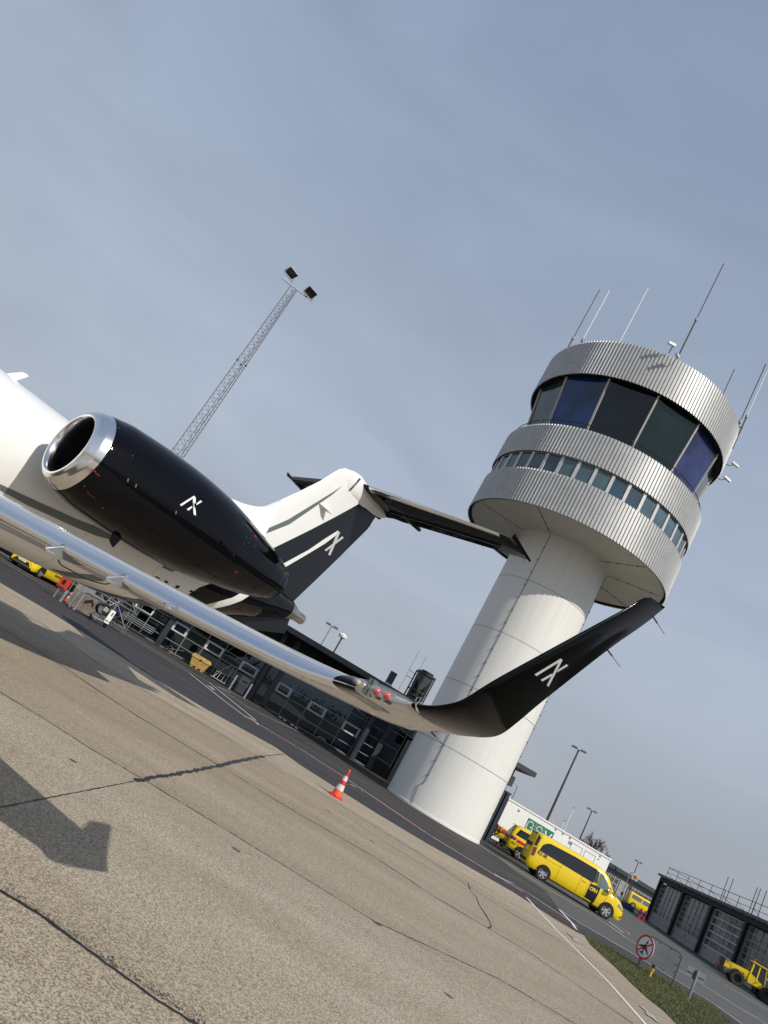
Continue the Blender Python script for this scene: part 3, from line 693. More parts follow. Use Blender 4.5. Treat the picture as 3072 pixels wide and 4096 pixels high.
for x in (5.2, 8.4, 11.6, 15.3, 18.4, 19.9): MB().tube([fus_pt(x, pi * k / 30, .0005) for k in range(-30, 31)], .0022, 4).build('skin_joint', M_cable, fus)
# registration, only the tops show over the wing
regp = fus_hit((612, 2290))
tb = text_mb('9H-LEA', .62, .012)
if regp:
    u0, v0 = regp; zb, zt, ry = interp(FUS, u0); k = 1 / ((zt - zb) / 2)
    for sgn in (1, -1):
        t2 = text_mb('9H-LEA', .60, .012); bmesh.ops.triangulate(t2.bm, faces=t2.bm.faces[:])
        for v in t2.bm.verts:
            if sgn > 0: v.co = fus_pt(u0 + v.co.x, v0 + (v.co.y - .46) * k, .007)
            else: v.co = fus_pt(u0 + 2.3 - v.co.x, -(v0 + (v.co.y - .46) * k), .007)
        t2.build('registration_letters', M_black, fus, smooth=0, fixn=False)
tb.bm.free()
for k in range(11):                                    # cabin windows, seen mirrored in the terminal glass
    for s in (-1, 1):
        b = MB(); pts = []
        for a in range(16):
            an = 2 * pi * a / 16; du = .12 * (abs(cos(an)) ** .6) * (1 if cos(an) > 0 else -1); dv = .17 * (abs(sin(an)) ** .6) * (1 if sin(an) > 0 else -1)
            pts.append(fus_pt(5.0 + k * .93 + du, s * (1.85 + dv), .008))
        b.face(pts); b.build('cabin_window', M_vglass, fus, smooth=0)
b = MB(); b.face([fus_pt(x, th, .008) for x, th in ((1.5, 2.05), (2.3, 2.0), (2.55, 2.35), (1.9, 2.5))]); b.face([fus_pt(x, -th, .008) for x, th in ((1.5, 2.05), (2.3, 2.0), (2.55, 2.35), (1.9, 2.5))]); b.face([fus_pt(x, th, .009) for x, th in ((1.25, 2.7), (1.75, 2.62), (1.75, -2.62), (1.25, -2.7))]); b.build('cockpit_windows', M_vglass, fus, smooth=0, fixn=False)
ant = [on_plane(c4(*p), (0, 1, 0), 0) for p in ((60, 222), (210, 208), (250, 225), (272, 250), (150, 292))]
MB().prism([AC(p.x, -.012, p.z) for p in ant], (0, .024, 0)).build('blade_antenna', M_white, jet, smooth=0)
# tail cone exhaust
MB().lathe([(.237, -10.0), (.19, -10.17), (.125, -10.36), (.122, -10.62), (.105, -10.625), (.10, -10.3)], c=(0, 0, 3.18), axis='X', n=48).build('exhaust_pipe', M_steel, jet, smooth=40)
MB().lathe([(0, -10.35), (.118, -10.35)], c=(0, 0, 3.18), axis='X', n=24).build('exhaust_bore', M_dark, jet)
vf = [(725, 2445), (752, 2484), (843, 2498), (1137, 2533), (1158, 2470), (1030, 2440), (800, 2380)]
vf = [on_plane(p, (0, 1, 0), 0) for p in vf]
MB().prism([AC(p.x, -.02, p.z) for p in vf], (0, .04, 0)).build('ventral_fin', M_blackm, jet, smooth=0)
MB().tube([AC(p.x, 0, p.z) for p in vf[:3]], .024, 6).build('ventral_fin_edge', M_black, jet)

# ---- wing and winglet
AFU = [0, .004, .015, .035, .06, .10, .16, .25, .36, .5, .65, .8, .92, 1.0]
def aft(u, tc): return 5 * tc * (.2969 * math.sqrt(u) - .1260 * u - .3516 * u * u + .2843 * u ** 3 - .1036 * u ** 4)
# sections: LE point, TE point, thickness dir, t/c
wing = [((11.35, 1.0, 1.47), (14.9, 1.0, 1.4), (0, -.05, 1), 0.125), ((11.43, 1.15, 1.49), (14.9, 1.15, 1.42), (0, -.05, 1), 0.125), ((12.72, 3.9, 1.6), (15.08, 3.9, 1.56), (0, -.05, 1), 0.12), ((13.93, 6.5, 1.7), (15.61, 6.5, 1.685), (0, -.05, 1), 0.112), ((14.39, 7.49, 1.737), (15.81, 7.49, 1.725), (0, -.05, 1), 0.11), ((14.68, 8.11, 1.758), (15.93, 8.11, 1.748), (0, -.05, 1), 0.108), ((15.02, 8.84, 1.784), (16.08, 8.84, 1.775), (0, -.05, 1), 0.107), ((15.22, 9.27, 1.808), (16.17, 9.27, 1.798), (0, -.05, 1), 0.107), ((15.34, 9.53, 1.832), (16.23, 9.53, 1.825), (0, -.05, 1), 0.107),
        ((15.375, 9.6, 1.846), (16.21, 9.6, 1.836), (0, -0.08, 1), 0.108), ((15.42, 9.69, 1.856), (16.15, 9.7, 1.848), (0, -0.1, 1), 0.108), ((15.46, 9.78, 1.866), (16.08, 9.8, 1.862), (0, -0.14, 1), 0.108), ((15.495, 9.87, 1.875), (16.02, 9.9, 1.876), (0, -0.2, 0.98), 0.108), ((15.515, 9.97, 1.888), (15.98, 10.0, 1.893), (0, -0.3, 0.95), 0.108), ((15.51, 10.07, 1.915), (15.965, 10.08, 1.916), (0, -0.45, 0.9), 0.108), ((15.505, 10.15, 1.955), (15.98, 10.155, 1.95), (0, -0.65, 0.76), 0.108), ((15.51, 10.215, 2.01), (16.0, 10.21, 2.0), (0, -0.82, 0.57), 0.108), ((15.55, 10.265, 2.12), (16.03, 10.25, 2.1), (0, -0.93, 0.37), 0.108), ((15.63, 10.3, 2.24), (16.08, 10.3, 2.26), (0, -0.955, 0.3), 0.108), ((15.87, 10.4, 2.575), (16.26, 10.42, 2.68), (0, -0.955, 0.3), 0.108), ((16.05, 10.485, 2.84), (16.35, 10.5, 2.9), (0, -0.955, 0.3), 0.1), ((16.14, 10.525, 2.975), (16.395, 10.545, 3.035), (0, -0.955, 0.3), 0.085), ((16.2, 10.54, 3.02), (16.39, 10.56, 3.06), (0, -0.955, 0.3), 0.06)]
def wrow(sec): return [c for v in sec[:3] for c in v] + [sec[3]]
WT = bezn([[i] + wrow(s) for i, s in enumerate(wing)], 4)
def wsec(row, side=1): 
    le, te, nn, tc = Vector(row[1:4]), Vector(row[4:7]), Vector(row[7:10]).normalized(), row[10]; return le, te, nn, tc
def camb(row, u):      # drooped nose inboard of the tip
    k = .056 * max(0.0, min(1.0, (9.97 - row[2]) / .55)); c = (1 - (1 - u / .35) ** 2) if u < .35 else 1 - .5 * (u - .35) / .65
    return k * (c - .92)
def wpt(row, u, up, off=0.0, side=1):
    le, te, nn, tc = wsec(row); ch = (te - le).length; p = le + (te - le) * u + nn * ((aft(u, tc) * ch + off) * up + camb(row, u)); return AC(p.x, p.y * side, p.z)
def wloft(rows, us, off, name, m, parent, side=1, closed=True, smooth=50):
    rings = []
    for r in rows:
        ring = [wpt(r, u, 1, off, side) for u in us[::-1]] + [wpt(r, u, -1, off, side) for u in us[1:]]
        if not closed: 
            le, te, nn, tc = wsec(r); d = (te - le).normalized() * -off; ring = [p for p in ring]
        rings.append(ring)
    b = MB(); b.loft(rings, closed, (closed, closed)); return b.build(name, m, parent, smooth=smooth)
iy = lambda y: min(range(len(WT)), key=lambda i: abs(WT[i][2] - y))
k_w, k_b, k_l0, k_l1 = iy(9.97), iy(9.585), iy(9.68), iy(9.92)
M_wing = mat('light_grey_wing_paint', (.42, .42, .40), .22, coat=.4)
for side, nm in ((1, 'port'), (-1, 'starboard')):
    wg = wloft(WT[:k_w + 1], AFU, 0, 'wing', M_wing, jet, side)
    if side == 1:
        wloft(WT[4:k_b + 1], AFU[:6], .0015, 'leading_edge', M_chrome, wg, side, closed=False)
        wloft(WT[k_b:k_l0 + 1], AFU[:10], .0025, 'black_end_cap', M_black, wg, side, closed=False)
    else: wloft(WT[4:k_w + 1], AFU[:6], .0015, 'leading_edge', M_chrome, wg, side, closed=False)
    wl = wloft(WT[k_w:], AFU, .0005, 'winglet', mat('black_winglet_paint', (.0015, .0016, .002), .09, spec=.12), jet, side)
# nav and strobe light bay
bay = MB(); rows = WT[k_l0:k_l1 + 2]
M_lens = mat('clear_lamp_cover', (.8, .82, .82), .03, alpha=.22, coat=1.0, ior=1.5, spec=1.0)
M_silver = mat('silver_lamp_tray', (.55, .55, .53), .28, metal=.8)
wloft(rows, AFU[:9], .0008, 'lamp_tray', M_silver, wg if False else jet, 1, closed=False)
M_rlens = mat('red_lamp_glass', (.55, .01, .03), .08, coat=1.0, spec=.8)
r0, r1 = WT[k_l0], WT[min(k_l1 + 2, len(WT) - 1)]
def lepos(t):
    y = 9.67 + t * .27
    for a, c in zip(WT, WT[1:]):
        if a[2] <= y <= c[2]: f = (y - a[2]) / (c[2] - a[2]); return [p + (q - p) * f for p, q in zip(a, c)]
for t in (.44, .63):
    r = lepos(t); c = Vector(r[1:4]) + Vector((.006, 0, -.004)); q = MB()
    bmesh.ops.create_uvsphere(q.bm, u_segments=20, v_segments=12, radius=1, matrix=Matrix.Translation(AC(*c)) @ Matrix.Diagonal((.022, .019, .024, 1))); q.build('red_position_lamp', M_rlens, jet, smooth=80)
    MB().box(AC(c.x + .02, c.y, c.z), (.03, .05, .062), bevel=.006).build('lamp_socket', mat('lamp_socket_dark', (.10, .10, .10), .4), jet)
r = lepos(.13); c = Vector(r[1:4]) + Vector((.006, 0, -.002)); q = MB()
bmesh.ops.create_uvsphere(q.bm, u_segments=24, v_segments=14, radius=1, matrix=Matrix.Translation(AC(*c)) @ Matrix.Diagonal((.022, .034, .026, 1))); lam = q.build('landing_lamp', mat('lamp_reflector', (.62, .60, .50), .08, metal=.85), jet, smooth=80)
q = MB(); bmesh.ops.create_uvsphere(q.bm, u_segments=12, v_segments=8, radius=.014, matrix=Matrix.Translation(AC(c.x - .026, c.y, c.z))); q.build('lamp_bulb', mat('bulb_glass', (.5, .48, .38), .05, coat=1), lam, smooth=80)
for t, wdt in ((.28, .014), (.345, .006)):
    r = lepos(t); MB().box(AC(r[1] + .004, r[2], r[3]), (.04, wdt, .085)).build('lamp_divider', M_grey, jet)
b = MB(); rr = [lepos(i / 10) for i in range(11)]; rings = []
for i, r in enumerate(rr):
    le, te, nn, tc = wsec(r); swell = .016 * sin(pi * min(1, max(0, i / 10))) ** .5; ring = []
    for u, s in [(u, 1) for u in AFU[5::-1]] + [(u, -1) for u in AFU[1:6]]:
        ch = (te - le).length; p = le + (te - le) * u + nn * (aft(u, tc) * ch * s); d = (p - (le + (te - le) * .12)); d.normalize(); p = p + d * (swell + .003); ring.append(AC(p.x, p.y, p.z))
    rings.append(ring)
b.loft(rings, False); b.build('lamp_cover', M_lens, jet, smooth=80)
MB().tube([wpt(WT[k_l1 + 3], .10, 1, .004), wpt(WT[k_l1 + 3], .03, 1, .004), wpt(WT[k_l1 + 3], 0, 1, .004), wpt(WT[k_l1 + 3], .03, -1, .004), wpt(WT[k_l1 + 3], .08, -1, .004)], .006, 6).build('cover_retainer', M_chrome, jet)
# static wicks on wing and winglet trailing edge
def wick(a, d, l=.16, par=None): 
    a = Vector(a); q = MB(); q.tube([a, a + Vector(d).normalized() * l * .35], .0045, 6); q.tube([a + Vector(d).normalized() * l * .35, a + Vector(d).normalized() * l], .0018, 5); return q.build('static_wick', M_cable, par or jet)
for y in (8.7, 9.2, 9.5, 9.75):
    i = iy(y); p = wpt(WT[i], 1, 1); wick(p, (-1, .12, -.15), .15)
for z in (2.70, 2.98):
    i = min(range(k_w, len(WT)), key=lambda i: abs(WT[i][6] - z)); p = wpt(WT[i], 1, 1); wick(p, (-1, .2, -.12), .17)
# vortilons under the leading edge
for pts in ([(612, 62), (600, 88), (430, 105), (438, 120), (600, 205), (700, 250), (780, 266), (880, 266), (700, 150)],
            [(1190, 345), (1175, 370), (1008, 385), (1015, 400), (1190, 480), (1290, 520), (1370, 540), (1450, 540), (1290, 440)],
            [(1700, 640), (1660, 655), (1565, 635), (1575, 655), (1640, 690), (1720, 705), (1780, 712), (1800, 700)]):
    a = c5b(*pts[0]); t = .466; le = on_plane(a, (1, -t, 0), 15.35 - t * 9.55); P = [on_plane(c5b(*p), (0, 1, 0), le.y) for p in pts]
    v = MB().prism([AC(p.x, p.y - .005, p.z) for p in P], (0, .010, 0)).build('vortilon', mat('vortilon_metal', (.22, .24, .24), .35, metal=.3), jet, smooth=0)
    MB().tube([AC(P[1].x, P[1].y, P[1].z), AC(P[2].x, P[2].y, P[2].z), AC(P[3].x, P[3].y, P[3].z), AC(P[4].x * .75 + P[3].x * .25, P[3].y, P[3].z * .75 + P[4].z * .25)], [.008, .014, .012, .004], 8).build('vortilon_nose', M_chrome, v, smooth=60)
    print('vortilon y', le.y)
# ---- logos: three strokes each
def winglet_pt(px, off=.0):
    """where the sight line meets the outboard winglet face"""
    best = None; o = CAMA; r = acray(px).normalized()
    for A, C in zip(WT[k_w + 4:-4], WT[k_w + 5:-3]):
        for u0, u1 in zip(AFU, AFU[1:]):
            q = [to_w(A, u0), to_w(C, u0), to_w(C, u1), to_w(A, u1)]
            for tri in ((q[0], q[1], q[2]), (q[0], q[2], q[3])):
                n = (tri[1] - tri[0]).cross(tri[2] - tri[0])
                if abs(n.dot(r)) < 1e-9: continue
                t = n.dot(tri[0] - o) / n.dot(r); p = o + r * t; ok = True
                for a, c in ((0, 1), (1, 2), (2, 0)):
                    if (tri[c] - tri[a]).cross(p - tri[a]).dot(n) < -1e-9: ok = False; break
                if ok and (best is None or t < best): best = t
    if best is None: return None
    p = o + r * (best - .003); return AC(p.x, p.y, p.z)
def to_w(row, u):
    le, te, nn, tc = wsec(row); ch = (te - le).length; return le + (te - le) * u - nn * (aft(u, tc) * ch)
LG = lambda x, y: (2000 + x * .30139, 2550 + y * .30139)
def lerp_poly(P, n=8):
    """quad outline -> grid of points"""
    a, c, d, e = P; g = []
    for i in range(n + 1):
        t = i / n; g.append(((a[0] + (c[0] - a[0]) * t, a[1] + (c[1] - a[1]) * t), (e[0] + (d[0] - e[0]) * t, e[1] + (d[1] - e[1]) * t)))
    return g
def stroke(P, o, fn, name, m, par, n=8):
    b = MB(); g = [(fn(o(*p)), fn(o(*q))) for p, q in lerp_poly(P, n)]
    g = [x for x in g if x[0] is not None and x[1] is not None]
    if len(g) < 2: print('STROKE MISS', name); return
    V_ = [(b.bm.verts.new(p), b.bm.verts.new(q)) for p, q in g]
    for x, y in zip(V_, V_[1:]): b.bm.faces.new((x[0], x[1], y[1], y[0]))
    return b.build(name, m, par, smooth=0)
logo = [([(458, 490), (808, 279), (832, 300), (484, 512)], 0), ([(835, 300), (790, 305), (620, 633), (643, 655)], 0)]
wlp = [o for o in jet.children if o.name.startswith('winglet')][0]
stroke([(458, 490), (806, 279), (831, 300), (484, 512)], LG, winglet_pt, 'logo_stroke', M_lgrey, wlp)
stroke([(831, 300), (645, 655), (621, 633), (795, 302)], LG, winglet_pt, 'logo_stroke', M_lgrey, wlp)
stroke([(540, 562), (685, 480), (708, 500), (563, 583)], LG, winglet_pt, 'logo_stroke', M_lgrey, wlp, 4)
stroke([(775, 425), (884, 355), (907, 375), (755, 465)], LG, winglet_pt, 'logo_stroke', M_lgrey, wlp, 4)

# ---- nacelles
NAC = smooth_tab([(16.88, .505), (16.91, .55), (16.99, .605), (17.14, .655), (17.45, .722), (18.1, .765), (18.8, .78), (19.5, .740), (20.0, .665), (20.5, .575), (20.9, .495), (21.2, .42), (21.38, .365), (21.46, .33)], 6)
def nz_(x): return 3.02 + (x - 16.97) * .0343
def nac_pt(x, th, side=1, off=0.0):
    r = interp(NAC, x)[0] + off; return AC(x, side * (2.03 + r * cos(th)), nz_(x) + r * sin(th))
def nac_hit(px):
    r = acray(px).normalized(); t = 3
    while t < 30:
        p = CAMA + r * t
        if 16.88 < p.x < 21.45:
            rr = interp(NAC, p.x)[0]; dy = p.y - 2.03; dz = p.z - nz_(p.x)
            if dy * dy + dz * dz < rr * rr: p = CAMA + r * (t - .012); return AC(p.x, p.y, p.z)
        t += .004
    return None
pz = nac_hit(c4(870, 1050)); pq = nac_hit(c4(1040, 700)); print('lip boundary', pz, pq)
LIPX = 17.10
for side in (1, -1):
    rows = [r for r in NAC if r[0] >= LIPX]; rows = [(LIPX, interp(NAC, LIPX)[0])] + rows
    b = MB(); b.loft([[nac_pt(r[0], 2 * pi * k / 72, side) for k in range(72)] for r in rows], True, (False, False)); nac = b.build('engine_nacelle', M_black, jet, smooth=50)
    rows = [r for r in NAC if r[0] < LIPX] + [(LIPX, interp(NAC, LIPX)[0])]
    rings = [[nac_pt(r[0], 2 * pi * k / 72, side, .0015) for k in range(72)] for r in rows]
    inn = [(16.875, .485), (16.89, .468), (16.94, .455), (17.02, .448), (17.10, .446)]
    rin = [[AC(x, side * (2.03 + r * cos(2 * pi * k / 72)), nz_(x) + r * sin(2 * pi * k / 72)) for k in range(72)] for x, r in inn]
    MB().loft(rin[::-1] + rings, True, (False, False)).build('intake_lip', M_chrome, nac, smooth=60)
    rr = [[AC(x, side * (2.03 + r * cos(2 * pi * k / 72)), nz_(x) + r * sin(2 * pi * k / 72)) for k in range(72)] for x, r in ((17.10, .447), (17.4, .455), (17.9, .50))]
    MB().loft(rr, True, (False, False)).build('intake_duct', M_fan, nac, smooth=60)
    b = MB()
    for k in range(24):
        a = 2 * pi * k / 24; c = Vector((17.85, side * 2.03, nz_(17.85)))
        P = [(c.x, c.y + .12 * cos(a), c.z + .12 * sin(a)), (c.x + .03, c.y + .49 * cos(a - .05), c.z + .49 * sin(a - .05)), (c.x - .05, c.y + .49 * cos(a + .17), c.z + .49 * sin(a + .17)), (c.x - .04, c.y + .12 * cos(a + .2), c.z + .12 * sin(a + .2))]
        b.face([AC(*p) for p in P])
    b.build('fan_blades', mat('fan_metal', (.03, .03, .032), .3, metal=.6), nac, smooth=0)
    MB().lathe([(.0, 0), (.06, -.05), (.13, -.18), (.14, -.25)], c=AC(17.6, side * 2.03, nz_(17.85)), axis='X', n=24).build('spinner', M_fan, nac, smooth=60)
    e = [AC(21.46, side * 2.03, nz_(21.46))]
    MB().lathe([(.33, 0), (.30, .01), (.27, .25), (0, .25)], c=AC(21.46, side * 2.03, nz_(21.46)), axis='X', n=48).build('exhaust_nozzle', M_steel, nac, smooth=40)
    b = MB(); rings = []
    for x, h in ((17.9, .03), (18.2, .13), (19.0, .17), (20.0, .16), (20.8, .08), (21.0, .02)):
        rings.append([AC(x, side * y, nz_(x) + .12 + z) for y, z in ((.75, h), (1.6, h), (1.6, -h), (.75, -h))])
    b.loft(rings); b.build('pylon', M_black, jet, smooth=30)
    if side == 1:
        c1 = lambda x, y: (x * .7836, 1400 + y * .7836)
        nf = nac_hit
        for P in ([(918, 789), (990, 744), (997, 750), (925, 797)], [(984, 748), (999, 752), (1000, 846), (988, 838)], [(953, 812), (978, 797), (983, 803), (962, 820)], [(1003, 783), (1025, 767), (1032, 774), (1003, 792)]):
            stroke(P, c1, nf, 'logo_stroke', M_wpl, nac, 6)
        b = MB()
        def pline(pts, w_=.0035):
            P = [nac_hit(c1(*p)) for p in pts]; P = [p for p in P if p]
            if len(P) > 1: b.tube(P, w_, 4)
        pline([(612, 652), (700, 705), (800, 770), (900, 835), (1000, 900), (1100, 965), (1195, 1045)]); pline([(703, 448), (690, 520), (655, 600), (612, 652)]); pline([(1262, 860), (1255, 920), (1240, 975), (1195, 1045)])
        pline([(1195, 1045), (1150, 1110), (1090, 1165), (1010, 1170)]); pline([(1290, 900), (1288, 930), (1340, 975), (1380, 1010)]); pline([(1210, 1090), (1290, 1150), (1318, 1190), (1305, 1215), (1285, 1232)])
        b.build('panel_joints', mat('panel_gap', (.0015, .0015, .0015), .9), nac, smooth=40)
        q = MB()
        for x, y in ((608, 399), (432, 695), (523, 808), (676, 540), (1257, 955), (1268, 985), (1298, 1005), (1245, 990), (1193, 1046), (1275, 960)):
            p = nac_hit(c1(x, y))
            if p: q.box(p, (.009, .009, .009))
        q.build('rivets', M_galv, nac, smooth=0)
        for P in ([(651, 657), (659, 655), (655, 674), (648, 676)], [(692, 686), (700, 683), (696, 702), (689, 705)], [(897, 822), (904, 820), (901, 838), (893, 838)]): stroke(P, c1, nf, 'alignment_tick', M_grey, nac, 2)
        for P in ([(468, 608), (490, 618), (488, 624), (466, 615)], [(486, 622), (510, 640), (508, 646), (484, 628)], [(443, 718), (458, 722), (458, 726), (443, 722)], [(446, 727), (486, 752), (485, 757), (445, 732)], [(1198, 1122), (1215, 1132), (1214, 1137), (1197, 1128)], [(1198, 1131), (1213, 1138), (1212, 1141), (1198, 1136)],
                  [(1297, 940), (1304, 944), (1312, 958), (1298, 955)]): stroke(P, c1, nf, 'red_stencil', M_redl, nac, 2)
        h = nac_hit(c1(1143, 996)); MB().tube(bez([nac_hit(c1(1128, 985)), nac_hit(c1(1145, 990)) , nac_hit(c1(1162, 1010))], 4), [.03] * 9, 8).build('nacelle_scoop', M_black, nac, smooth=60)
        d = nac_hit(c1(590, 950)); 
        if d: MB().prism([d + Vector((.09, 0, .08)), d + Vector((.05, 0, -.10)), d + Vector((-.06, 0, -.16)), d + Vector((-.10, 0, .08))], (0, .03, 0)).build('drain_mast', M_black, nac, smooth=0)

# ---- fin
FIN = [(3.30, 21.3, 24.05), (3.9, 21.6, 24.27), (4.3, 21.75, 24.42), (4.61, 21.90, 24.53), (4.97, 22.18, 24.66), (5.45, 22.53, 24.81), (5.92, 22.85, 24.98), (6.30, 23.06, 25.0), (6.45, 23.15, 24.9), (6.58, 23.29, 24.7), (6.655, 23.48, 24.5)]
def fin_tc(z): return .24 - (z - 3.3) * .02
def fin_y(x, z, off=0.0):
    le, te = interp(FIN, z); u = min(1, max(0, (x - le) / (te - le))); return aft(u, fin_tc(z) / 2.6) * (te - le) + off
def finloft(u0, u1, nm, m, par, extra=0.0):
    rings = []; us = [u0 + (u1 - u0) * t for t in (0, .03, .08, .16, .28, .42, .58, .74, .88, 1)]
    for r in FIN:
        z, le, te = r; X = [le + (te - le) * u for u in us]
        rings.append([AC(x, fin_y(x, z, extra), z) for x in X] + [AC(x, -fin_y(x, z, extra), z) for x in X[::-1]])
    b = MB(); b.loft(rings); bmesh.ops.remove_doubles(b.bm, verts=b.bm.verts, dist=1e-5); return b.build(nm, m, par, smooth=40)
fin = finloft(0, .74, 'fin', M_white, jet)
rud = finloft(.745, 1.0, 'rudder', M_blackm, jet)
b = MB(); dor = bez([(17.6, 0, 3.56), (19.0, 0, 3.72), (20.2, 0, 4.02), (21.05, 0, 4.30), (21.5, 0, 4.43), (21.9, 0, 4.63), (22.2, 0, 4.99)], 5)
rings = []
for p in dor:
    zf = 3.3; wd = .07 + .10 * max(0, (p.z - 3.6)); h = p.z - zf
    rings.append([AC(p.x, 0, p.z), AC(p.x, .045, p.z - .03), AC(p.x, .075, p.z - .10), AC(p.x, .12 + h * .05, zf + h * .45), AC(p.x, .22 + h * .10, zf + h * .15), AC(p.x, .5, zf + .05), AC(p.x, .4, zf - .15), AC(p.x, -.4, zf - .15), AC(p.x, -.5, zf + .05), AC(p.x, -.22 - h * .10, zf + h * .15), AC(p.x, -.12 - h * .05, zf + h * .45), AC(p.x, -.075, p.z - .10), AC(p.x, -.045, p.z - .03)])
b.loft(rings); b.build('dorsal_fin', M_white, jet, smooth=50)
def findec(poly, m, nm, off=.004, step=.15):
    for s in (1, -1): decal(poly, lambda u, v: AC(u, s * fin_y(u, v, off), v), step).build(nm, m, fin, smooth=50)
c2 = lambda x, y: (900 + x * .84388, 1700 + y * .84388)
def fp(x, y): p = on_plane(c2(x, y), (0, 1, 0), .10); return (p.x, p.z)
def teclip(P): return [(min(x, interp(FIN, z)[1] - .002), z) for x, z in P]
findec(teclip([fp(150, 620), fp(190, 602), fp(232, 580), fp(400, 500), fp(520, 440), fp(640, 376), (25.2, 6.30), (25.2, 5.9), (25.1, 5.2), (24.9, 4.6), (24.7, 4.2), (24.5, 3.8), (24.3, 3.35), (22.6, 3.35)]), M_blackm, 'black_fin_panel')
findec([fp(150, 512), fp(300, 447), fp(440, 364), fp(500, 328), fp(563, 288), fp(510, 332), fp(440, 380), fp(305, 470), fp(186, 517), fp(150, 530)], M_grey, 'slate_fin_sweep')
findec([fp(225, 682), fp(280, 655), fp(400, 592), fp(470, 545), fp(540, 502), fp(549, 512), fp(480, 563), fp(400, 610), fp(280, 678), fp(235, 700)], M_white, 'white_fin_stripe', .008)
findec([fp(540, 503), fp(552, 511), fp(508, 622), fp(497, 618)], M_lgrey, 'logo_stroke', .009)
findec([fp(478, 595), fp(563, 530), fp(571, 537), fp(487, 601)], M_lgrey, 'logo_stroke', .008)
# bullet fairing and intake slots
BUL = smooth_tab([(23.40, 6.36, 6.56, .02), (23.48, 6.26, 6.65, .06), (23.62, 6.18, 6.705, .09), (23.85, 6.15, 6.74, .105), (24.05, 6.18, 6.71, .11), (24.5, 6.22, 6.65, .10), (24.9, 6.27, 6.59, .075), (25.15, 6.34, 6.55, .045), (25.3, 6.42, 6.50, .012)], 5)
b = MB(); b.loft([[AC(x, ry * sin(2 * pi * k / 32), (zb + zt) / 2 - (zt - zb) / 2 * cos(2 * pi * k / 32)) for k in range(32)] for x, zb, zt, ry in BUL]); bul = b.build('bullet_fairing', M_white, jet, smooth=50)
b = MB()
for i in range(9): b.box(AC(23.70 + .010 * i, .103, 6.26 + i * .045), (.05, .012, .026))
b.build('vent_slots', M_dark, bul, smooth=0)
# tailplane
TP = [(.0, 23.95, 25.62, 6.60, .10), (.25, 24.02, 25.68, 6.60, .105), (1.0, 24.22, 25.75, 6.63, .10), (2.2, 24.55, 25.84, 6.66, .09), (3.2, 24.82, 25.90, 6.68, .085), (3.52, 24.91, 25.92, 6.685, .08), (3.74, 25.0, 25.95, 6.69, .07), (3.83, 25.45, 25.97, 6.69, .04)]
def tploft(i0, i1, us, off, nm, m, par, s, closed=True, rows=None):
    rings = []
    for y, le, te, z, tc in (rows or TP[i0:i1]):
        P = [(le + (te - le) * u, z + aft(u, tc) * (te - le) * .9 + off) for u in us[::-1]] + [(le + (te - le) * u, z - aft(u, tc) * (te - le) - off) for u in us[1:]]
        rings.append([AC(x - (off if not closed else 0), s * y, zz) for x, zz in P])
    b = MB(); b.loft(rings, closed, (closed, closed)); return b.build(nm, m, par, smooth=50)
for s in (1, -1):
    tp = tploft(0, 8, AFU, 0, 'tailplane', M_black, jet, s)
    tploft(1, 6, AFU[:6], .0015, 'tailplane_leading_edge', M_chrome, tp, s, closed=False)
    b = MB()
    for y, le, te, z, tc in TP[1:6]: pass
    b.tube([AC(le + (te - le) * .68, s * y, z - aft(.68, tc) * (te - le) - .001) for y, le, te, z, tc in TP[1:7]], .008, 5); b.build('elevator_hinge_line', M_grey, tp, smooth=40)
    MB().loft([[AC(x, s * (y0 + w_ * cos(a)), 6.60 + h * sin(a)) for a in [2 * pi * k / 12 for k in range(12)]] for x, y0, w_, h in ((24.9, .7, .02, .02), (25.2, .7, .07, .06), (25.55, .7, .075, .075), (25.85, .7, .05, .05), (25.9, .7, .035, .035))]).build('actuator_fairing', M_black, tp, smooth=50)
    e = MB().prism([AC(24.98, s * 3.80, 6.70), AC(24.96, s * 3.83, 6.80), AC(25.98, s * 3.86, 6.70), AC(25.98, s * 3.84, 6.665)], (0, .02 * s, 0)).build('tip_plate', M_black, tp, smooth=0)
    for y in (2.6, 3.1, 3.45, 3.7): 
        r = interp(TP, y); wick(AC(r[1], s * y, r[2]), (-1, 0, -.35), .22, tp)
for z in (5.7, 6.0):
    r = interp(FIN, z); wick(AC(r[1], 0, z), (-1, 0, -.1), .18, rud)
ff = [on_plane(c2(*p), (0, 1, 0), .12) for p in ((438, 362), (500, 400), (470, 397), (455, 378))]
MB().prism([AC(23.10, .10, 5.50), AC(23.32, .28, 5.46), AC(23.46, .30, 5.44), AC(23.40, .10, 5.46)], (0, 0, .02)).build('fin_vane', M_white, fin, smooth=0)
# landing gear, out of frame to the left but it carries the aircraft
for y in (-2.05, 2.05):
    MB().tube([AC(13.9, y, 1.55), AC(13.9, y, .36)], .09, 12).build('gear_strut', M_galv, jet)
    for dy in (-.2, .2): MB().lathe([(0, -.1), (.30, -.11), (.37, -.06), (.38, 0), (.37, .06), (.30, .11), (0, .1)], c=AC(13.9, y + dy, .38), axis='Y', n=28).build('main_wheel', M_rubber, jet)
MB().tube([AC(2.3, 0, 1.5), AC(2.3, 0, .26)], .06, 12).build('nose_strut', M_galv, jet)
for dy in (-.13, .13): MB().lathe([(0, -.07), (.24, -.07), (.26, 0), (.24, .07), (0, .07)], c=AC(2.3, dy, .26), axis='Y', n=24).build('nose_wheel', M_rubber, jet)

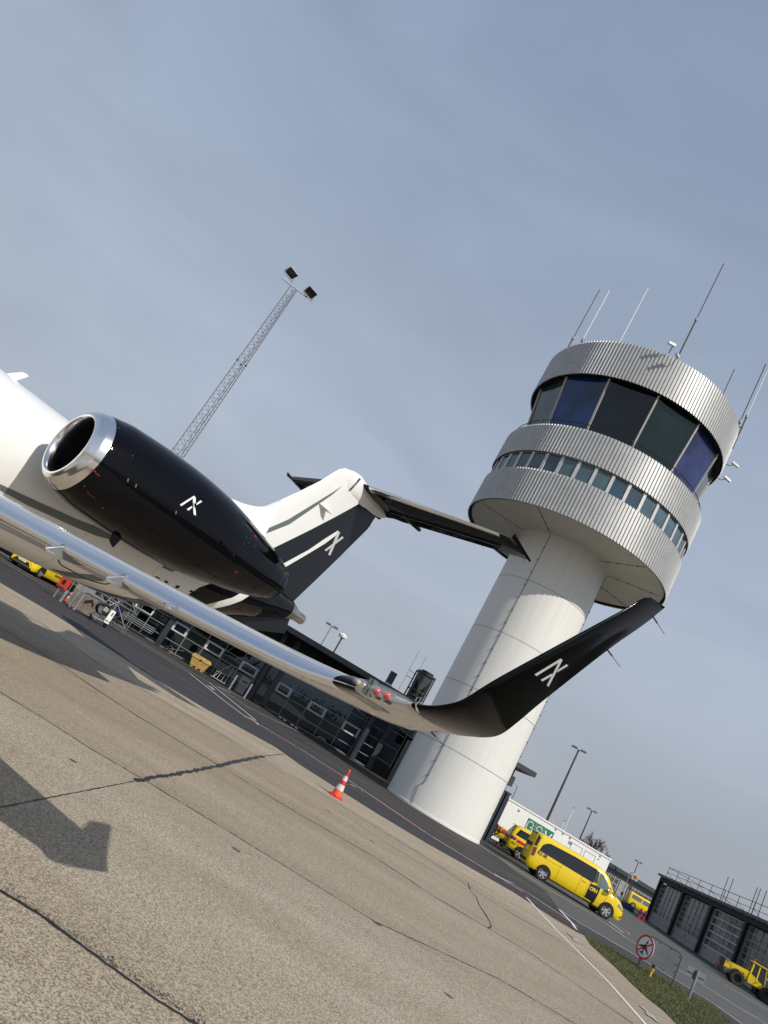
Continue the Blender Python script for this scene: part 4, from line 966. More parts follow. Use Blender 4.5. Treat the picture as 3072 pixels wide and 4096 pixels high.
# ================================================================ VEHICLES
def wheel(parent, c, r, side, wd=.22, rim=None, spokes=6, dish=.66):
    """side=+1: outer face towards +y ; axle along y"""
    x, y, z = c
    t = MB().lathe([(r * dish, 0), (r * .70, .01), (r * .93, .0), (r, -.03), (r, -wd + .03), (r * .93, -wd), (r * .5, -wd)], c=(0, 0, 0), axis='Y', n=36)
    if side < 0: t.xf(Matrix.Diagonal((1, -1, 1, 1)))
    t.xf(Matrix.Translation(c)); ty = t.build('tyre', M_rubber, parent, smooth=40)
    b = MB().lathe([(r * dish, -.02), (r * dish * .98, -.07), (0, -.07)], axis='Y', n=32)
    if side < 0: b.xf(Matrix.Diagonal((1, -1, 1, 1)))
    b.xf(Matrix.Translation(c)); b.build('rim_barrel', M_rubber, ty, smooth=40)
    b = MB()
    for k in range(spokes):
        a = 2 * pi * k / spokes; m = Matrix.Rotation(a, 4, 'Y')
        q = MB(); q.prism([(.02, 0, .02), (r * dish, 0, .055), (r * dish, 0, -.035), (.02, 0, -.05)], (0, -.03, 0)); q.xf(m); b.add(q); q.bm.free()
    b.lathe([(0, .008), (.055, .005), (.06, -.03)], axis='Y', n=16); b.lathe([(r * dish - .002, 0), (r * dish - .022, .006), (r * dish - .03, -.03)], axis='Y', n=32)
    if side < 0: b.xf(Matrix.Diagonal((1, -1, 1, 1)))
    b.xf(Matrix.Translation(Vector(c) + Vector((0, -.004 * side, 0)))); b.build('alloy_rim', rim or M_rim, ty, smooth=30)
    return ty
class Body:
    """stations: x, half width, z bottom, z shoulder, z belt, z roof, roof half width ; x grows towards the nose"""
    def __init__(s, rows, n=4): s.t = bezn(rows, n); s.n0 = rows[0][0]; s.n1 = rows[-1][0]
    def sec(s, x):
        w_, zb, zs, zl, zr, wr = interp(s.t, x); 
        return [(w_ * .90, zb), (w_ * .975, zb + .10), (w_, zb + (zs - zb) * .55), (w_, zs), (w_ * .965, zl), (w_ * .965 + (wr - w_ * .965) * .55, zl + (zr - zl) * .55), (wr + (w_ - wr) * .12, zr - min(.12, (zr - zl) * .3)), (wr - .06, zr - .02), (wr * .5, zr + .015)]
    def side(s, x, z, off=.004):
        P = s.sec(x)
        for (y0, z0), (y1, z1) in zip(P, P[1:]):
            if z <= z1 or (y1, z1) == P[-1]:
                f = 0 if z1 == z0 else max(0, min(1, (z - z0) / (z1 - z0))); return y0 + (y1 - y0) * f + off
        return P[-1][0] + off
    def mesh(s, name, m, parent):
        rings = []
        for r in s.t:
            P = s.sec(r[0]); rings.append([(r[0], y, z) for y, z in P] + [(r[0], 0, P[-1][1] + .012)] + [(r[0], -y, z) for y, z in P[::-1]] + [(r[0], 0, P[0][1])])
        return MB().loft(rings).build(name, m, parent, smooth=35)
    def dec(s, poly, m, name, parent, off=.004, sides=(1, -1), step=.12, label=None):
        for sd_ in sides:
            o = decal(poly, lambda u, v: Vector((u, sd_ * s.side(u, v, off), v)), step).build(name, m, parent, smooth=50)
            if label: o['label'] = label
    def line(s, pts, parent, name='panel_gap', r=.006, sides=(1, -1), m=None):
        for sd_ in sides:
            P = []
            for a, c in zip(pts, pts[1:]): P += [(a[0] + (c[0] - a[0]) * k / 5, a[1] + (c[1] - a[1]) * k / 5) for k in range(5)]
            P.append(pts[-1]); MB().tube([Vector((x, sd_ * s.side(x, z, .001), z)) for x, z in P], r, 4).build(name, m or M_cable, parent)
    def arch(s, x, z, r, parent):
        for sd_ in (1, -1):
            P = [(x + r * cos(pi * k / 16), z + r * sin(pi * k / 16)) for k in range(17)]; P = [(px, max(pz, interp(s.t, px)[1] + .01)) for px, pz in P] + [(x - r, interp(s.t, x - r)[1] + .01), (x + r, interp(s.t, x + r)[1] + .01)]
            decal(P, lambda u, v: Vector((u, sd_ * s.side(u, v, .006), v)), .2).build('wheel_arch', M_rubber, parent, smooth=0)
    def text(s, txt, x, z, size, m, parent, name, sides=(-1,), bold=.01, off=.009, sx=1.0):
        for sd_ in sides:
            t = text_mb(txt, size, bold); bmesh.ops.triangulate(t.bm, faces=t.bm.faces[:])
            w_ = max([v.co.x for v in t.bm.verts] or [0])
            for v in t.bm.verts:
                u = (x + v.co.x * sx) if sd_ < 0 else (x + w_ * sx - v.co.x * sx); v.co = Vector((u, sd_ * s.side(u, z + v.co.y, off), z + v.co.y))
            t.build(name, m, parent, smooth=0, fixn=False)
M_tail = mat('tail_lamp', (.22, .008, .012), .1, coat=1.0)
M_head = mat('headlamp_glass', (.30, .32, .35), .06, coat=1.0, metal=.4)
M_trim = mat('dark_trim', (.015, .015, .017), .5)
M_orange = mat('orange_reflector', (.75, .22, .02), .3)
M_plate = mat('number_plate', (.75, .75, .72), .4)
M_battr = mat('red_hatch_stripe', (.55, .02, .04), .35)

# --- van, seen from its right-hand side, nose to the right
def heading(az): return R(90 - az)
VS = 1.03
van = thing('van', 'bright yellow airport van with dark side windows and navy door panel, parked nose right', 'van', (17.27, 37.45, 0), heading(99))
van.scale = (VS * .94, VS, VS * 1.0)
vb = Body([(-2.68, .80, .48, .75, 1.05, 1.45, .60), (-2.64, .90, .34, .80, 1.12, 1.78, .70), (-2.5, .945, .28, .82, 1.15, 1.88, .76), (-1.5, .964, .25, .86, 1.17, 1.91, .79), (0, .964, .24, .90, 1.16, 1.91, .80), (.75, .964, .24, .90, 1.14, 1.885, .79), (1.25, .962, .24, .90, 1.12, 1.76, .75), (1.62, .96, .24, .88, 1.08, 1.48, .70),
            (1.92, .955, .24, .84, 1.03, 1.18, .70), (2.25, .93, .24, .78, .93, 1.06, .66), (2.44, .87, .25, .66, .80, .93, .58), (2.56, .74, .30, .50, .64, .74, .45), (2.61, .58, .34, .45, .56, .62, .35)])
body = vb.mesh('body', M_yel, van)
for x in (-1.72, 1.71):
    vb.arch(x, .33, .40, van)
    for sd_ in (1, -1): wheel(van, (x, sd_ * .958, .34), .34, sd_, .24, spokes=6)
vb.dec([(-2.32, 1.16), (-2.24, 1.46), (-2.06, 1.62), (-1.9, 1.68), (-.6, 1.74), (.66, 1.74), (.66, 1.13), (-1.2, 1.15)], M_vglass, 'side_window', van, .006)
vb.dec([(.66, 1.18), (.66, 1.70), (.80, 1.70), (.86, 1.18)], M_trim, 'door_pillar', van, .008)
vb.dec([(.88, 1.12), (.84, 1.71), (1.02, 1.69), (1.30, 1.48), (1.56, 1.24), (1.66, 1.08)], M_cglass, 'door_window', van, .008)
vb.dec([(1.74, 1.10), (1.70, 1.15), (1.50, 1.36), (1.55, 1.36), (1.98, 1.06)], M_vglass, 'quarter_window', van, .008)
for l in ([(-1.05, .30), (-1.08, .90), (-1.02, 1.16)], [(.02, .28), (.03, .90), (.10, 1.16)], [(.46, .28), (.47, .88), (.52, 1.14)], [(1.40, .30), (1.46, .7), (1.54, 1.10)], [(-2.3, .98), (-1.05, .985)], [(-2.45, 1.05), (-2.46, 1.5), (-2.38, 1.82)]): vb.line(l, van)
vb.line([(-2.4, .62), (-1.9, .86), (-1.0, .80), (0, .62), (1.2, .55)], van, 'crease', .004, m=M_yel)
vb.dec([(.52, .30), (.53, .7), (.56, 1.11), (1.08, 1.10), (1.06, .7), (1.02, .30)], M_navy, 'navy_door_panel', van, .008)
vb.text('CPH', .585, .80, .21, M_yel, van, 'lettering', sides=(-1, 1), bold=.010, off=.013, sx=.98)
vb.text('RO 08', -2.36, 1.0, .21, M_cable, van, 'fleet_number', sides=(-1, 1), bold=.004, off=.012, sx=.9)
for x, z in ((.24, 1.03), (.66, 1.12)):
    for sd_ in (1, -1): MB().box((x, sd_ * (vb.side(x, z) + .02), z - .04), (.20, .035, .04), bevel=.012).build('door_handle', M_yel, van)
for sd_ in (1, -1):
    MB().loft([[(1.46, sd_ * 1.0, 1.12), (1.46, sd_ * 1.0, 1.26), (1.58, sd_ * 1.0, 1.22), (1.60, sd_ * 1.0, 1.12)], [(1.42, sd_ * 1.10, 1.08), (1.42, sd_ * 1.10, 1.30), (1.60, sd_ * 1.10, 1.26), (1.64, sd_ * 1.10, 1.10)], [(1.44, sd_ * 1.18, 1.12), (1.44, sd_ * 1.18, 1.26), (1.55, sd_ * 1.18, 1.24), (1.58, sd_ * 1.18, 1.13)]]).build('door_mirror', M_yel, van, smooth=50)
    vb2 = vb
vb.dec([(-2.60, .80), (-2.62, 1.20), (-2.46, 1.22), (-2.44, .88), (-2.50, .80)], M_tail, 'tail_lamp', van, .012)
vb.dec([(2.10, .80), (2.16, .92), (2.45, .84), (2.58, .70), (2.46, .66)], M_head, 'headlight', van, .010)
vb.dec([(2.42, .34), (2.40, .44), (2.56, .50), (2.62, .44)], M_trim, 'lower_grille', van, .010)
vb.dec([(2.47, .37), (2.47, .43), (2.56, .45), (2.57, .40)], M_orange, 'indicator_reflector', van, .013)
vb.dec([(-2.3, .25), (-2.3, .30), (2.2, .30), (2.2, .25)], M_trim, 'sill_trim', van, .003)
vb.dec([(-2.64, 1.26), (-2.60, 1.76), (-2.50, 1.84), (-2.44, 1.82), (-2.50, 1.26)], M_vglass, 'rear_corner_glass', van, .010)
MB().prism([(-2.655, -.66, 1.16), (-2.655, .66, 1.16), (-2.60, .62, 1.74), (-2.60, -.62, 1.74)], (-.04, 0, 0)).build('rear_window', M_vglass, van, smooth=0)
MB().box((-2.56, 0, 1.80), (.24, 1.2, .05), bevel=.02).build('rear_spoiler', M_vglass, van)
MB().box((-2.70, 0, .98), (.02, .5, .12)).build('number_plate', M_plate, van, smooth=0)
MB().box((-2.69, 0, .50), (.06, 1.5, .12), bevel=.02).build('rear_bumper_trim', M_trim, van)
MB().loft([[(1.10, -.66, 1.80), (1.10, .66, 1.80), (1.95, .68, 1.19), (1.95, -.68, 1.19)], [(1.13, -.66, 1.82), (1.13, .66, 1.82), (1.98, .68, 1.21), (1.98, -.68, 1.21)]]).build('windscreen', M_cglass, van, smooth=0)
MB().box((2.60, 0, .56), (.16, .9, .14), bevel=.03).build('grille', M_trim, van)
MB().box((1.80, .6, 1.22), (.30, .16, .08), rz=.2, bevel=.02).build('bonnet_vent', M_yel, van)

# --- hatchback cars
def car(name, label, loc, az, body_m, rows, glass=True, rear_extra=None, group=None, r=.33, wb=(-1.35, 1.35), estate=True, sc=1.0, cat='car'):
    t = thing(name, label, cat, loc, heading(az), group); t.scale = (sc, sc, sc); bd = Body(rows); bd.mesh('body', body_m, t); hw = rows[3][1]
    for x in wb:
        bd.arch(x, r - .01, r + .06, t)
        for sd_ in (1, -1): wheel(t, (x, sd_ * (hw - .005), r), r, sd_, .22, spokes=5)
    return t, bd
suv_rows = [(-2.22, .66, .45, .70, .95, 1.02, .55), (-2.18, .80, .34, .78, 1.02, 1.20, .60), (-2.05, .88, .28, .80, 1.06, 1.50, .60), (-1.7, .915, .26, .82, 1.06, 1.62, .62), (-.6, .92, .24, .82, 1.02, 1.66, .64), (.3, .92, .24, .82, 1.0, 1.60, .62), (.75, .92, .24, .80, .98, 1.32, .62), (1.1, .91, .24, .78, .94, 1.05, .64), (1.7, .89, .24, .72, .86, .95, .62), (2.05, .80, .28, .62, .72, .82, .55), (2.2, .6, .36, .5, .58, .64, .4)]
suv, sb = car('estate_car', 'yellow estate car with red band behind the yellow van, its tail lamps lit red', (18.6, 45.0, 0), 102, M_yel, suv_rows, sc=1.08)
sb.dec([(-1.95, 1.10), (-1.80, 1.46), (-.5, 1.52), (.30, 1.46), (.85, 1.06)], M_vglass, 'side_window', suv, .006)
sb.dec([(-2.18, .80), (-2.16, 1.0), (-1.80, .96), (-1.85, .82)], M_tail, 'tail_lamp', suv, .010)
sb.dec([(-1.78, .78), (-1.76, .96), (-1.0, .93), (-1.0, .80)], M_battr, 'red_side_band', suv, .008)
sb.dec([(-2.1, .26), (-2.1, .42), (1.9, .40), (1.9, .26)], M_trim, 'sill_trim', suv, .005)
MB().prism([(-2.12, -.56, 1.06), (-2.12, .56, 1.06), (-1.93, .54, 1.50), (-1.93, -.54, 1.50)], (-.05, 0, .02)).build('rear_window', M_vglass, suv, smooth=0)
MB().box((-2.22, 0, .86), (.05, 1.3, .16), bevel=.02).build('tail_lamp_bar', M_tail, suv); MB().box((-2.22, 0, .42), (.08, 1.5, .22), bevel=.04).build('rear_bumper', M_trim, suv)
MB().box((-1.98, 0, 1.55), (.30, 1.16, .04), bevel=.015).build('rear_spoiler', M_yel, suv)
sb.text('RO 11', -2.0, .60, .17, M_cable, suv, 'fleet_number', sides=(-1, 1), bold=.003, off=.012)

pu_rows = [(-2.5, .78, .50, .80, 1.05, 1.12, .74), (-2.48, .90, .48, .82, 1.06, 1.14, .86), (-1.2, .92, .46, .84, 1.06, 1.14, .88), (-.55, .92, .46, .84, 1.06, 1.16, .86), (-.45, .92, .46, .84, 1.08, 1.74, .68), (.6, .92, .46, .84, 1.06, 1.76, .68), (1.25, .92, .46, .84, 1.04, 1.16, .70), (2.1, .90, .46, .80, .98, 1.06, .70), (2.5, .80, .50, .70, .80, .90, .6)]
pu, pb = car('pickup_truck', 'yellow pickup truck with dark red tailgate panel beside the white container', (19.3, 49.2, 0), 102, M_yel, pu_rows, r=.38, wb=(-1.5, 1.6))
pb.dec([(-2.46, .72), (-2.46, 1.08), (-2.25, 1.08), (-2.25, .72)], M_tail, 'tail_lamp', pu, .010); pb.dec([(-2.2, .80), (-2.2, 1.04), (-1.2, 1.04), (-1.2, .80)], M_battr, 'red_side_band', pu, .010)
pb.dec([(-.40, 1.12), (-.36, 1.62), (.65, 1.64), (1.15, 1.12)], M_vglass, 'side_window', pu, .008)
MB().box((-2.52, 0, .86), (.04, 1.5, .50), bevel=.01).build('tailgate', mat('olive_gold_panel', (.34, .24, .03), .5), pu); MB().box((-2.55, .62, .88), (.03, .28, .40)).build('tailgate_red_patch', M_battr, pu)
pb.text('RO', -1.9, .60, .2, M_cable, pu, 'fleet_number', sides=(-1,), bold=.003, off=.012)

taxi_rows = [(-2.25, .70, .40, .66, .88, 1.0, .58), (-2.15, .84, .30, .70, .94, 1.25, .60), (-1.8, .90, .24, .72, .96, 1.50, .62), (-.8, .92, .22, .74, .95, 1.58, .62), (.2, .92, .22, .74, .93, 1.55, .62), (.85, .92, .22, .74, .91, 1.20, .62), (1.15, .92, .22, .72, .89, .98, .66), (1.75, .90, .20, .68, .80, .88, .64), (2.08, .84, .18, .56, .68, .76, .60), (2.25, .70, .20, .44, .54, .60, .48)]
tx, tb2 = car('patrol_car', 'yellow patrol car with black grille and black lettering under the jet belly', (-15.9, 45.3, 0), 190, M_yel, taxi_rows, r=.36, wb=(-1.42, 1.40), sc=1.0)
tb2.dec([(-1.9, 1.0), (-1.5, 1.38), (.1, 1.44), (.9, .96)], M_vglass, 'side_window', tx, .006)
tb2.text('INDSATSLEDER', -.98, .52, .17, M_cable, tx, 'lettering', sides=(-1, 1), bold=.008, off=.010, sx=.78)
MB().loft([[(2.27, -.60, .30), (2.27, .60, .30), (2.27, .42, .50), (2.27, -.42, .50)], [(2.22, -.60, .30), (2.22, .60, .30), (2.22, .42, .50), (2.22, -.42, .50)]]).build('grille', M_trim, tx, smooth=0)
MB().box((2.26, 0, .22), (.08, 1.5, .10), bevel=.02).build('front_lip', M_trim, tx); MB().box((2.285, 0, .46), (.02, .52, .11)).build('number_plate', M_plate, tx, smooth=0)
t = text_mb('CV 42 711', .085, .001); t.xf(frame_mat((2.297, -.22, .43), (0, 1, 0), (0, 0, 1))); t.build('plate_number', M_cable, tx, smooth=0, fixn=False)
for sd_ in (1, -1):
    MB().box((2.15, sd_ * .70, .46), (.12, .13, .17), bevel=.03).build('air_intake', M_trim, tx); MB().box((2.12, sd_ * .66, .66), (.2, .26, .08), bevel=.03).build('headlight', M_head, tx)
MB().prism([(.35, -.58, 1.50), (.35, .58, 1.50), (1.16, .62, .99), (1.16, -.62, .99)], (.03, 0, .03)).build('windscreen', M_vglass, tx, smooth=0)

# ================================================================ WHITE CONTAINER WITH SIGN
tl = PA(18.73, 56.0); tr = PA(26.43, 61.9); dv = (tr - tl); CL = dv.length; cz = math.atan2(dv.y, dv.x)
con = thing('site_container', 'long white site container with green three-letter sign and two flush doors', 'container', tl, cz)
MB().box((CL / 2, 1.4, 1.50), (CL, 2.8, 2.84)).build('shell', M_wpl, con, smooth=0)
MB().box((CL / 2, 1.4, 2.975), (CL + .12, 2.92, .11)).build('roof_edge', M_wpl, con, smooth=0)
MB().box((CL / 2, 1.4, .04), (CL - .2, 2.6, .08)).build('base', M_trim, con, smooth=0)
cu = Vector((cos(cz), sin(cz), 0)); cn = Vector((sin(cz), -cos(cz), 0))
def CN(x, y):
    d = ray(*V(x, y)); t = (tl - CAMP).dot(cn) / d.dot(cn); p = CAMP + d * t; return ((p - tl).dot(cu), p.z)
u0, z0 = CN(240, 75); u1, z1 = CN(625, 300); sw = (u1 - u0) / 3; 
for i, ch_ in enumerate('GSV'):
    a = u0 + i * sw; sg = MB().box((a + sw / 2 - .015, -.012, z0 - .48), (sw - .04, .02, .96)).build('sign_square', M_green, con, smooth=0)
    if ch_ == 'G': P = [(.60, .56), (.56, .70), (.44, .76), (.26, .76), (.14, .68), (.10, .54), (.10, .34), (.15, .20), (.28, .12), (.46, .12), (.60, .20), (.62, .40), (.42, .40)]
    elif ch_ == 'S': P = [(.60, .60), (.56, .71), (.44, .76), (.26, .76), (.14, .70), (.12, .58), (.18, .48), (.32, .45), (.46, .42), (.58, .36), (.61, .26), (.54, .15), (.40, .11), (.24, .12), (.13, .18), (.11, .28)]
    else: P = [(.08, .74), (.34, .14), (.38, .14), (.64, .74)]
    P3 = [(a + x, -.026, z0 - .93 + z * 1.0) for x, z in P]; P3 = bez(P3, 4) if ch_ != 'V' else [Vector(p) for p in P3]
    b = MB()
    for p, q in zip(P3, P3[1:]):
        p, q = Vector(p), Vector(q); d = (q - p).normalized(); nn = Vector((-d.z, 0, d.x)) * .048; p2, q2 = p - d * .02, q + d * .02
        b.face([p2 + nn, q2 + nn, q2 - nn, p2 - nn])
    b.build('sign_letter', M_wpl, sg, smooth=0)
for x, y, k in ((640, 245, 0), (745, 308, 0), (850, 372, 0), (1293, 640, 0), (0, 0, 1)):
    u, z = CN(x, y) if not k else (1.1, 2.62)
    v = MB().box((u, -.02, z), (.17, .03, .17)).build('vent_cowl', M_lgrey, con, smooth=0); MB().lathe([(.07, -.045), (.055, -.055), (.05, -.04)], c=(u, 0, z), axis='Y', n=16).build('vent_ring', M_grey, v)
for (xa, ya), (xb, yb) in (((880, 445), (1038, 535)), ((1075, 560), (1226, 648))):
    ua, za = CN(xa, ya); ub, zb_ = CN(xb, yb); zt_ = (za + zb_) / 2; b = MB()
    b.box((ua, -.008, zt_ / 2 + .1), (.03, .02, zt_ - .2)); b.box((ub, -.008, zt_ / 2 + .1), (.03, .02, zt_ - .2)); b.box(((ua + ub) / 2, -.008, zt_), (ub - ua + .03, .02, .03)); b.build('door_frame', M_cabin, con, smooth=0)
    MB().box((ub - .12, -.03, 1.15), (.12, .04, .03)).build('door_handle', M_cable, con, smooth=0)
u, z = CN(850, 450); sg = MB().box((u, -.012, z), (.32, .02, .22)).build('small_green_sign', M_green, con, smooth=0)
for i, s_ in enumerate(('GSV', 'LEJ')): t = text_mb(s_, .095, .002); t.xf(frame_mat((u - .12, -.025, z + .01 - i * .10), (1, 0, 0), (0, 0, 1))); t.build('sign_text', M_wpl, sg, smooth=0, fixn=False)
u, z = CN(1268, 688); MB().prism([(u - .06, -.02, z + .03), (u + .06, -.02, z), (u - .04, -.02, z - .03)], (0, -.04, 0)).build('wall_hook', M_trim, con, smooth=0)
# slate ribbed shed between tower and container
sh = thing('ribbed_shed', 'dark slate ribbed steel wall showing between the white tower and white container', 'shed', PA(17.6, 47.5), TR)
b = MB()
for i in range(9): b.box((-1.0 + i * .22, -.06, 1.55), (.10, .12, 3.1))
b.box((-.1, .5, 1.5), (2.1, 1.0, 3.0)); b.build('wall', M_dsteel, sh, smooth=0); MB().box((-.1, .5, 3.06), (2.2, 1.2, .10)).build('roof_edge', M_fascia, sh, smooth=0)
cb = thing('camera_box', 'small dark slate box with a pale camera under the roof corner behind the tower', 'camera', PA(18.15, 45.5, 3.35))
MB().box((-.2, 0, .30), (.85, .5, .58)).build('box', M_fascia, cb, smooth=0); MB().beam((-.3, 0, .55), (-.3, 0, 1.4), .06).build('hanger', M_fascia, cb, smooth=0)
MB().tube([(-.45, -.3, .28), (-.2, -.5, .18)], .06, 10).build('camera_body', M_wpl, cb); MB().tube([(-.3, -.25, .4), (-.3, -.4, .28)], .02, 6).build('camera_arm', M_galv, cb)

# barrier / towbar rack left of the parked cars
def tubes(name, label, cat, loc, rz, groups):
    t = thing(name, label, cat, loc, rz)
    for nm, m, segs, r in groups:
        b = MB()
        for s_ in segs: b.tube(s_, r, 6)
        b.build(nm, m, t, smooth=40)
    return t
rk = G(1990, 3387)
tubes('towbar_rack', 'black and white steel towbar rack lying between the tower and the yellow cars', 'rack', rk, .1, [
    ('dark_frame', M_trim, [[(-1.2, 0, .1), (-1.2, 0, .9), (.9, 0, .8), (.9, 0, .1)], [(-1.2, .8, .1), (-1.2, .8, .9), (.9, .8, .8)], [(-1.2, 0, .5), (.9, 0, .45)], [(-.9, 0, .15), (-.2, 0, .85)], [(-.2, 0, .12), (.6, 0, .8)], [(-1.2, 0, .88), (-1.2, .8, .88)]], .035),
    ('white_bars', M_wpl, [[(-1.0, -.2, .12), (.9, -.25, .10)], [(.2, -.2, .1), (.35, -.2, .8), (.9, -.2, .8)], [(-1.0, .3, .2), (1.0, .2, .3)]], .03),
    ('red_bands', M_red, [[(.28, -.2, .45), (.31, -.2, .6)], [(-.5, -.22, .12), (-.2, -.22, .12)], [(.4, -.24, .11), (.7, -.24, .11)]], .036)])

# ================================================================ LAMPS, POLES, MAST
def street_lamp(az, dist, el_top, label, heads=2, m=M_rust, r=.09, hl=.9, group=None):
    h = EL(el_top, dist); t = thing('lamp_post', label, 'street lamp', PA(az, dist), -R(az)); t['group'] = group or 'lamp posts beyond the buildings'
    MB().tube([(0, 0, 0), (0, 0, h * .5), (0, 0, h)], [r * 1.3, r, r * .7], 10).build('pole', m, t)
    b = MB(); b.beam((-hl, 0, h), (hl, 0, h), .07); b.build('cross_arm', m, t, smooth=0)
    for s in ((-1, 1) if heads == 2 else (0,)): MB().box((s * hl * .55, -.1, h + .15), (hl * .7, .5, .16), bevel=.03).build('lamp_head', M_galv, t)
    return t
street_lamp(21.66, 105, 6.80, 'tall brown twin-headed lamp post rising behind the white container', r=.16, hl=1.1)
street_lamp(24.12, 130, 3.47, 'thin brown lamp post right of the flagpole, beyond the container', r=.12, hl=.9)
street_lamp(28.07, 150, 1.98, 'small distant lamp post rising behind the square shell sign', r=.09, hl=.7)
street_lamp(1.02, 90, 5.85, 'thin lamp post with a cross arm above the terminal roof', r=.06, hl=.9)
t = thing('lamp_post', 'lamp post with a pale bowl head above the terminal roof', 'street lamp', PA(2.16, 85)); t['group'] = 'lamp posts beyond the buildings'; h = EL(5.45, 85)
MB().tube([(0, 0, 0), (0, 0, h)], .10, 8).build('pole', M_rust, t); MB().lathe([(.15, h), (.5, h + .1), (.55, h + .35), (.3, h + .55), (0, h + .6)], n=16).build('lamp_bowl', M_wpl, t)
t = thing('lamp_post', 'thin curved lamp post peeping between the tower and the container', 'street lamp', PA(18.90, 80)); t['group'] = 'lamp posts beyond the buildings'; h = EL(2.45, 80)
MB().tube([(0, 0, 0), (0, 0, h - .2), (-.1, 0, h), (-.5, 0, h + .15)], .05, 8).build('pole', M_galv, t)
t = thing('flagpole', 'slim white flagpole standing behind the white container', 'flagpole', PA(22.95, 110)); h = EL(3.03, 110)
MB().tube([(0, 0, 0), (0, 0, h)], [.10, .05], 8).build('pole', M_wpl, t); MB().lathe([(0, h - .05), (.12, h), (0, h + .12)], n=10).build('finial', M_dark, t)
t = thing('flagpole', 'short second white flagpole, left of the taller one', 'flagpole', PA(22.75, 110)); h = EL(1.95, 110)
MB().tube([(0, 0, 0), (0, 0, h)], [.10, .05], 8).build('pole', M_wpl, t); MB().lathe([(0, h - .05), (.12, h), (0, h + .12)], n=10).build('finial', M_dark, t)

# lattice floodlight mast
MD = 50.0; mc = PA(-16.20, MD); mh = EL(26.2, MD)
mast = thing('floodlight_mast', 'grey triangular lattice mast with two floodlights on top', 'lighting mast', mc, R(16.2))
def mw(z): return .56 - (z / mh) * .28
def mleg(i, z): a = [R(180 + 8), R(-8), R(82)][i]; r = mw(z) * 1.0; return Vector((r * cos(a), r * sin(a), z))
zs = [0.0]
while zs[-1] < mh - .4: zs.append(zs[-1] + mw(zs[-1]) * .88)
zs[-1] = mh
for i in range(3): MB().tube([mleg(i, 0), mleg(i, mh)], .032, 6).build('chord', M_galv if i == 2 else mat('chord_red_brown', (.16, .12, .12), .5), mast)
b = MB()
for i, j in ((0, 1), (1, 2), (2, 0)):
    for k, (a, c) in enumerate(zip(zs, zs[1:])):
        p, q = (mleg(i, a), mleg(j, c)) if k % 2 == 0 else (mleg(j, a), mleg(i, c)); b.tube([p, q], .014, 4, cap=False)
o = b.build('lattice_bracing', M_galv, mast, smooth=0)
MB().tube(bez([(mleg(1, z) + mleg(2, z)) / 2 + Vector((random.uniform(-.03, .03), 0, 0)) for z in zs[::3]], 2), .022, 5).build('power_cable', M_cable, mast)
for i in range(3): MB().lathe([(.0, -.06), (.075, -.05), (.075, .05), (0, .06)], c=mleg(i, 19.2), n=10).build('splice_plate', M_rust, mast)
MB().beam((-1.05, 0, mh + .05), (1.25, 0, mh + .05), .09).build('cross_beam', M_galv, mast, smooth=0)
def flood(x, zo, tilt, yaw):
    t = thing('floodlight', '%s of the two floodlights on the lattice mast' % ('left' if x < 0 else 'right'), 'floodlight', mc, R(16.2)); t['group'] = 'floodlights on the mast'
    M = Matrix.Translation((x, -.05, mh + zo)) @ Matrix.Rotation(R(yaw), 4, 'Z') @ Matrix.Rotation(R(tilt), 4, 'X')
    b = MB(); b.loft([[(-.45, -.02, -.32), (.45, -.02, -.32), (.45, -.02, .32), (-.45, -.02, .32)], [(-.42, .14, -.28), (.42, .14, -.28), (.42, .14, .28), (-.42, .14, .28)], [(-.3, .26, -.12), (.3, .26, -.12), (.3, .26, .14), (-.3, .26, .14)]]); b.xf(M); b.build('lamp_housing', M_lgrey, t, smooth=30)
    b = MB(); b.box((0, -.03, 0), (.84, .02, .58)); b.xf(M); b.build('lamp_glass', mat('floodlight_glass', (.06, .055, .045), .12, coat=1, noise=(5, .6)), t, smooth=0)
    b = MB(); b.tube([(-.46, .08, 0), (-.46, 0, -.42), (.46, 0, -.42), (.46, .08, 0)], .03, 6); b.xf(Matrix.Translation((x, -.05, mh + zo)) @ Matrix.Rotation(R(yaw), 4, 'Z')); b.build('yoke', M_galv, t)
    MB().beam((x, 0, mh), (x, 0, mh + zo - .38), .05).build('yoke_stub', M_galv, t, smooth=0)
flood(-.75, .80, 58, 30); flood(1.15, .50, 50, 24)

# ================================================================ TREE
tree = thing('bare_tree', 'leafless winter tree rising behind the right end of the white container', 'tree', PA(25.2, 92))
def grow(b, p, d, l, r, dep, rng):
    q = p + d * l; b.tube([p, (p + q) / 2 + Vector((rng.uniform(-.04, .04) * l, rng.uniform(-.04, .04) * l, 0)), q], [r, r * .85, r * .7], 5, cap=False)
    if dep == 0: return
    for _ in range(3 if dep > 1 else 4):
        a = rng.uniform(0, 6.28); s = rng.uniform(.3, .75); u = d.orthogonal().normalized(); v = d.cross(u)
        nd = (d + (u * cos(a) + v * sin(a)) * s + Vector((0, 0, .12))).normalized(); grow(b, p.lerp(q, rng.uniform(.6, 1)), nd, l * rng.uniform(.62, .82), r * .6, dep - 1, rng)
rng = random.Random(3); b = MB(); b.tube([(0, 0, 0), (.05, 0, 1.2), (0, 0, 2.4)], [.22, .18, .16], 8); b.build('trunk', mat('bark', (.055, .045, .038), .9), tree)
b = MB()
for _ in range(7):
    a = rng.uniform(0, 6.28); grow(b, Vector((0, 0, rng.uniform(1.6, 2.4))), Vector((cos(a) * .6, sin(a) * .6, 1)).normalized(), 1.25, .09, 4, rng)
b.build('crown', mat('bark'+'_twigs', (.060, .045, .040), .9), tree, smooth=0)

